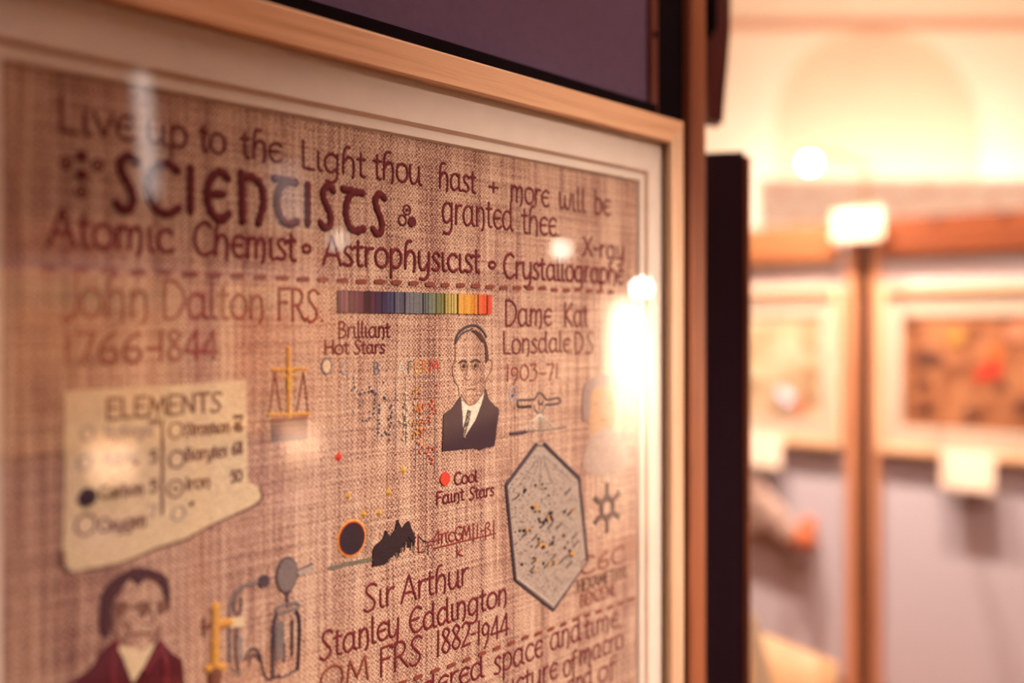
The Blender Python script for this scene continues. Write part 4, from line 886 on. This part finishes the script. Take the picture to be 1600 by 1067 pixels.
# ================================================================== LAMPS
def picture_lamp(label, bulb, base, r, strength, energy, group=None, tgt=None, color=(1, .66, .42)):
    """small globe lamp on a bent arm; base = where the arm is fixed"""
    root = empty('picture_lamp', label, 'lamp', base, 0, group)
    b = Vector(bulb) - Vector(base); bm = bmesh.new()
    top = Vector((0, 0, b.z + .05)); cyl(bm, (0, 0, 0), top, .006, n=8); e = Vector((b.x, b.y, b.z + .05)); cyl(bm, top, e, .006, n=8); cyl(bm, e, (b.x, b.y, b.z + r * .8), .010, n=10)
    link('arm', bm, M['metal'], root)
    link('bulb', ball(bmesh.new(), b, r), mat_emit('lamp_bulb_glow', (1, .88, .70, 1), strength), root, True)
    if energy:
        l = bpy.data.lights.new('lamp_light', 'SPOT'); l.energy = energy; l.color = color; l.shadow_soft_size = .03; l.spot_size = math.radians(125); l.spot_blend = .8
        o = bpy.data.objects.new('lamp_light', l); COL.objects.link(o); o.parent = root; o.location = b + (Vector(tgt) - Vector(bulb)).normalized() * (r + .02) - Vector((0, 0, .0))
        o.rotation_euler = (Vector(tgt) - Vector(bulb)).to_track_quat('-Z', 'Y').to_euler()
    return root
picture_lamp('glowing bulb on a bent arm above the far pale embroidery', (3.0, .907, 1.995), (FX + .02, .90, 1.765), .028, 60, 4, None, (FX, 1.10, 1.1))
picture_lamp('lamp above the orange-brown embroidery at the right frame edge', (3.02, .17, 1.98), (FX + .02, .17, 1.836), .028, 60, 4, None, (FX, .42, 1.0))

# ================================================================== SECOND DISPLAY behind the viewer, seen in the picture glass (faces +y)
DY = -3.1
ms = empty('display_stand', 'display boards mirrored in the picture glass', 'display stand', (2.0, DY, 0))
for k in range(2):
    x0 = 1.14 + .88 * k
    lst(link('board', BX(x0, x0 + .84, DY - .025, DY, .1, 1.80), M['purple']), ms)
    lst(link('top_rail', BX(x0, x0 + .84, DY - .045, DY + .022, 1.70, 1.83, bev=.004), M['redwood']), ms)
for k in range(3): lst(link('post', BX(1.101 + .88 * k, 1.139 + .88 * k, DY - .05, DY + .03, 0, 1.84, bev=.004), M['oak']), ms)
for k, (nm, cl) in enumerate((('left', 'cloth_mid'), ('right', 'cloth_orange'))):
    r, fb = far_picture('framed picture mirrored in the %s part of the glass' % ('left' if k == 0 else 'middle'), 'picture', None, M[cl], 3 + k, 'tanmount')
    r.location = (1.56 + .88 * k, DY + .013, .993); r.rotation_euler = (0, 0, math.pi)
    c = label_card('white label card mirrored %s in the glass' % ('over the element list' if k == 0 else 'below the balance scale'), 1.60 + .87 * k, DY + .07, .925, .18, .14, .06); c.rotation_euler = (0, 0, math.pi)
for i, (px, py, y_, r_, s_) in enumerate(((1000, 450, -2.2, .022, 330), (875, 390, -2.2, .022, 60), (525, 375, -2.2, .022, 16))):
    u = (px - 800) / F; v = (HOR - py) / F; s = (-CY + .0072 - y_ - .0072 * 2) / (SA - u * CA)
    b = (CX + s * (CA + u * SA), y_, CZ + s * v)
    base = (b[0], y_ - .16 if i < 2 else DY + 0, .0)
    picture_lamp(('brightest', 'middle', 'faintest')[i] + ' of three lamp bulbs mirrored in the glass', b, (b[0], y_ - .2, 0), r_, s_, 0)
spot('mirror_display_spot', (1.5, -2.0, 2.6), (1.6, DY, .96), 850, 55, .8, .04)
spot('mirror_display_spot', (2.4, -2.0, 2.6), (2.45, DY, .96), 850, 55, .8, .04)
for x_ in (1.60, 2.47): spot('card_fill', (x_, -2.3, 2.0), (x_, DY + .07, .925), 900, 11, .5, .02, (1, .78, .60))  # unseen lamps added so the mirrored cards show brighter
# unseen panel and two lamps added to make the glare on the glass
scn = tag(link('glare_panel', BX(5.15, 6.9, -3.45, -3.42, 0, 1.62), M['card']), 'tall pale panel added out of view to make the glare at the right of the glass', 'screen')
spot('glare_spot', (5.5, -2.7, 2.5), (5.57, -3.42, 1.22), 5200, 24, 1.0, .04, (1, .78, .58))
spot('glare_wash', (5.7, -1.6, 2.7), (5.85, -3.42, .9), 1900, 56, .9, .06, (1, .70, .50))
for label, px, y0, y1, wd, st_ in (('slim upright tube lamp mirrored beside the title initial', 227, 118, 306, .055, 6.0), ('wide dim tube lamp mirrored over the title middle', 448, 258, 350, .13, 1.8)):
    u = (px - 800) / F; s = (-CY - (DY - .3)) / (SA - u * CA); x = CX + s * (CA + u * SA); z0, z1 = CZ + s * (HOR - y1) / F, CZ + s * (HOR - y0) / F
    tl = empty('tube_lamp', label, 'lamp', (x, DY - .3, 0))
    link('tube', cyl(bmesh.new(), (.02, 0, z0), (-.03, 0, z1), wd / 2, n=20), mat_emit('cool_tube_glow', (1, .88, .80, 1), st_), tl, True)
    link('stem', cyl(bmesh.new(), (.02, 0, 0), (.02, 0, z0), .012), M['metal'], tl)
# low twin lamp out of view behind the near board, mirrored in the pale far picture
tw = empty('twin_lamp', 'low lamp with two small bulbs mirrored in the pale far picture', 'lamp', (1.5, 2.13, 0))
link('stem', cyl(bmesh.new(), (0, 0, 0), (0, 0, .985), .012), M['metal'], tw); link('base', cyl(bmesh.new(), (0, 0, 0), (0, 0, .02), .12), M['metal'], tw)
for dx, dz in ((-.035, 1.03), (.035, 1.005)): link('bulb', ball(bmesh.new(), (dx, -dx, dz), .022), mat_emit('twin_bulb_glow', (.92, .92, 1, 1), 40), tw, True)
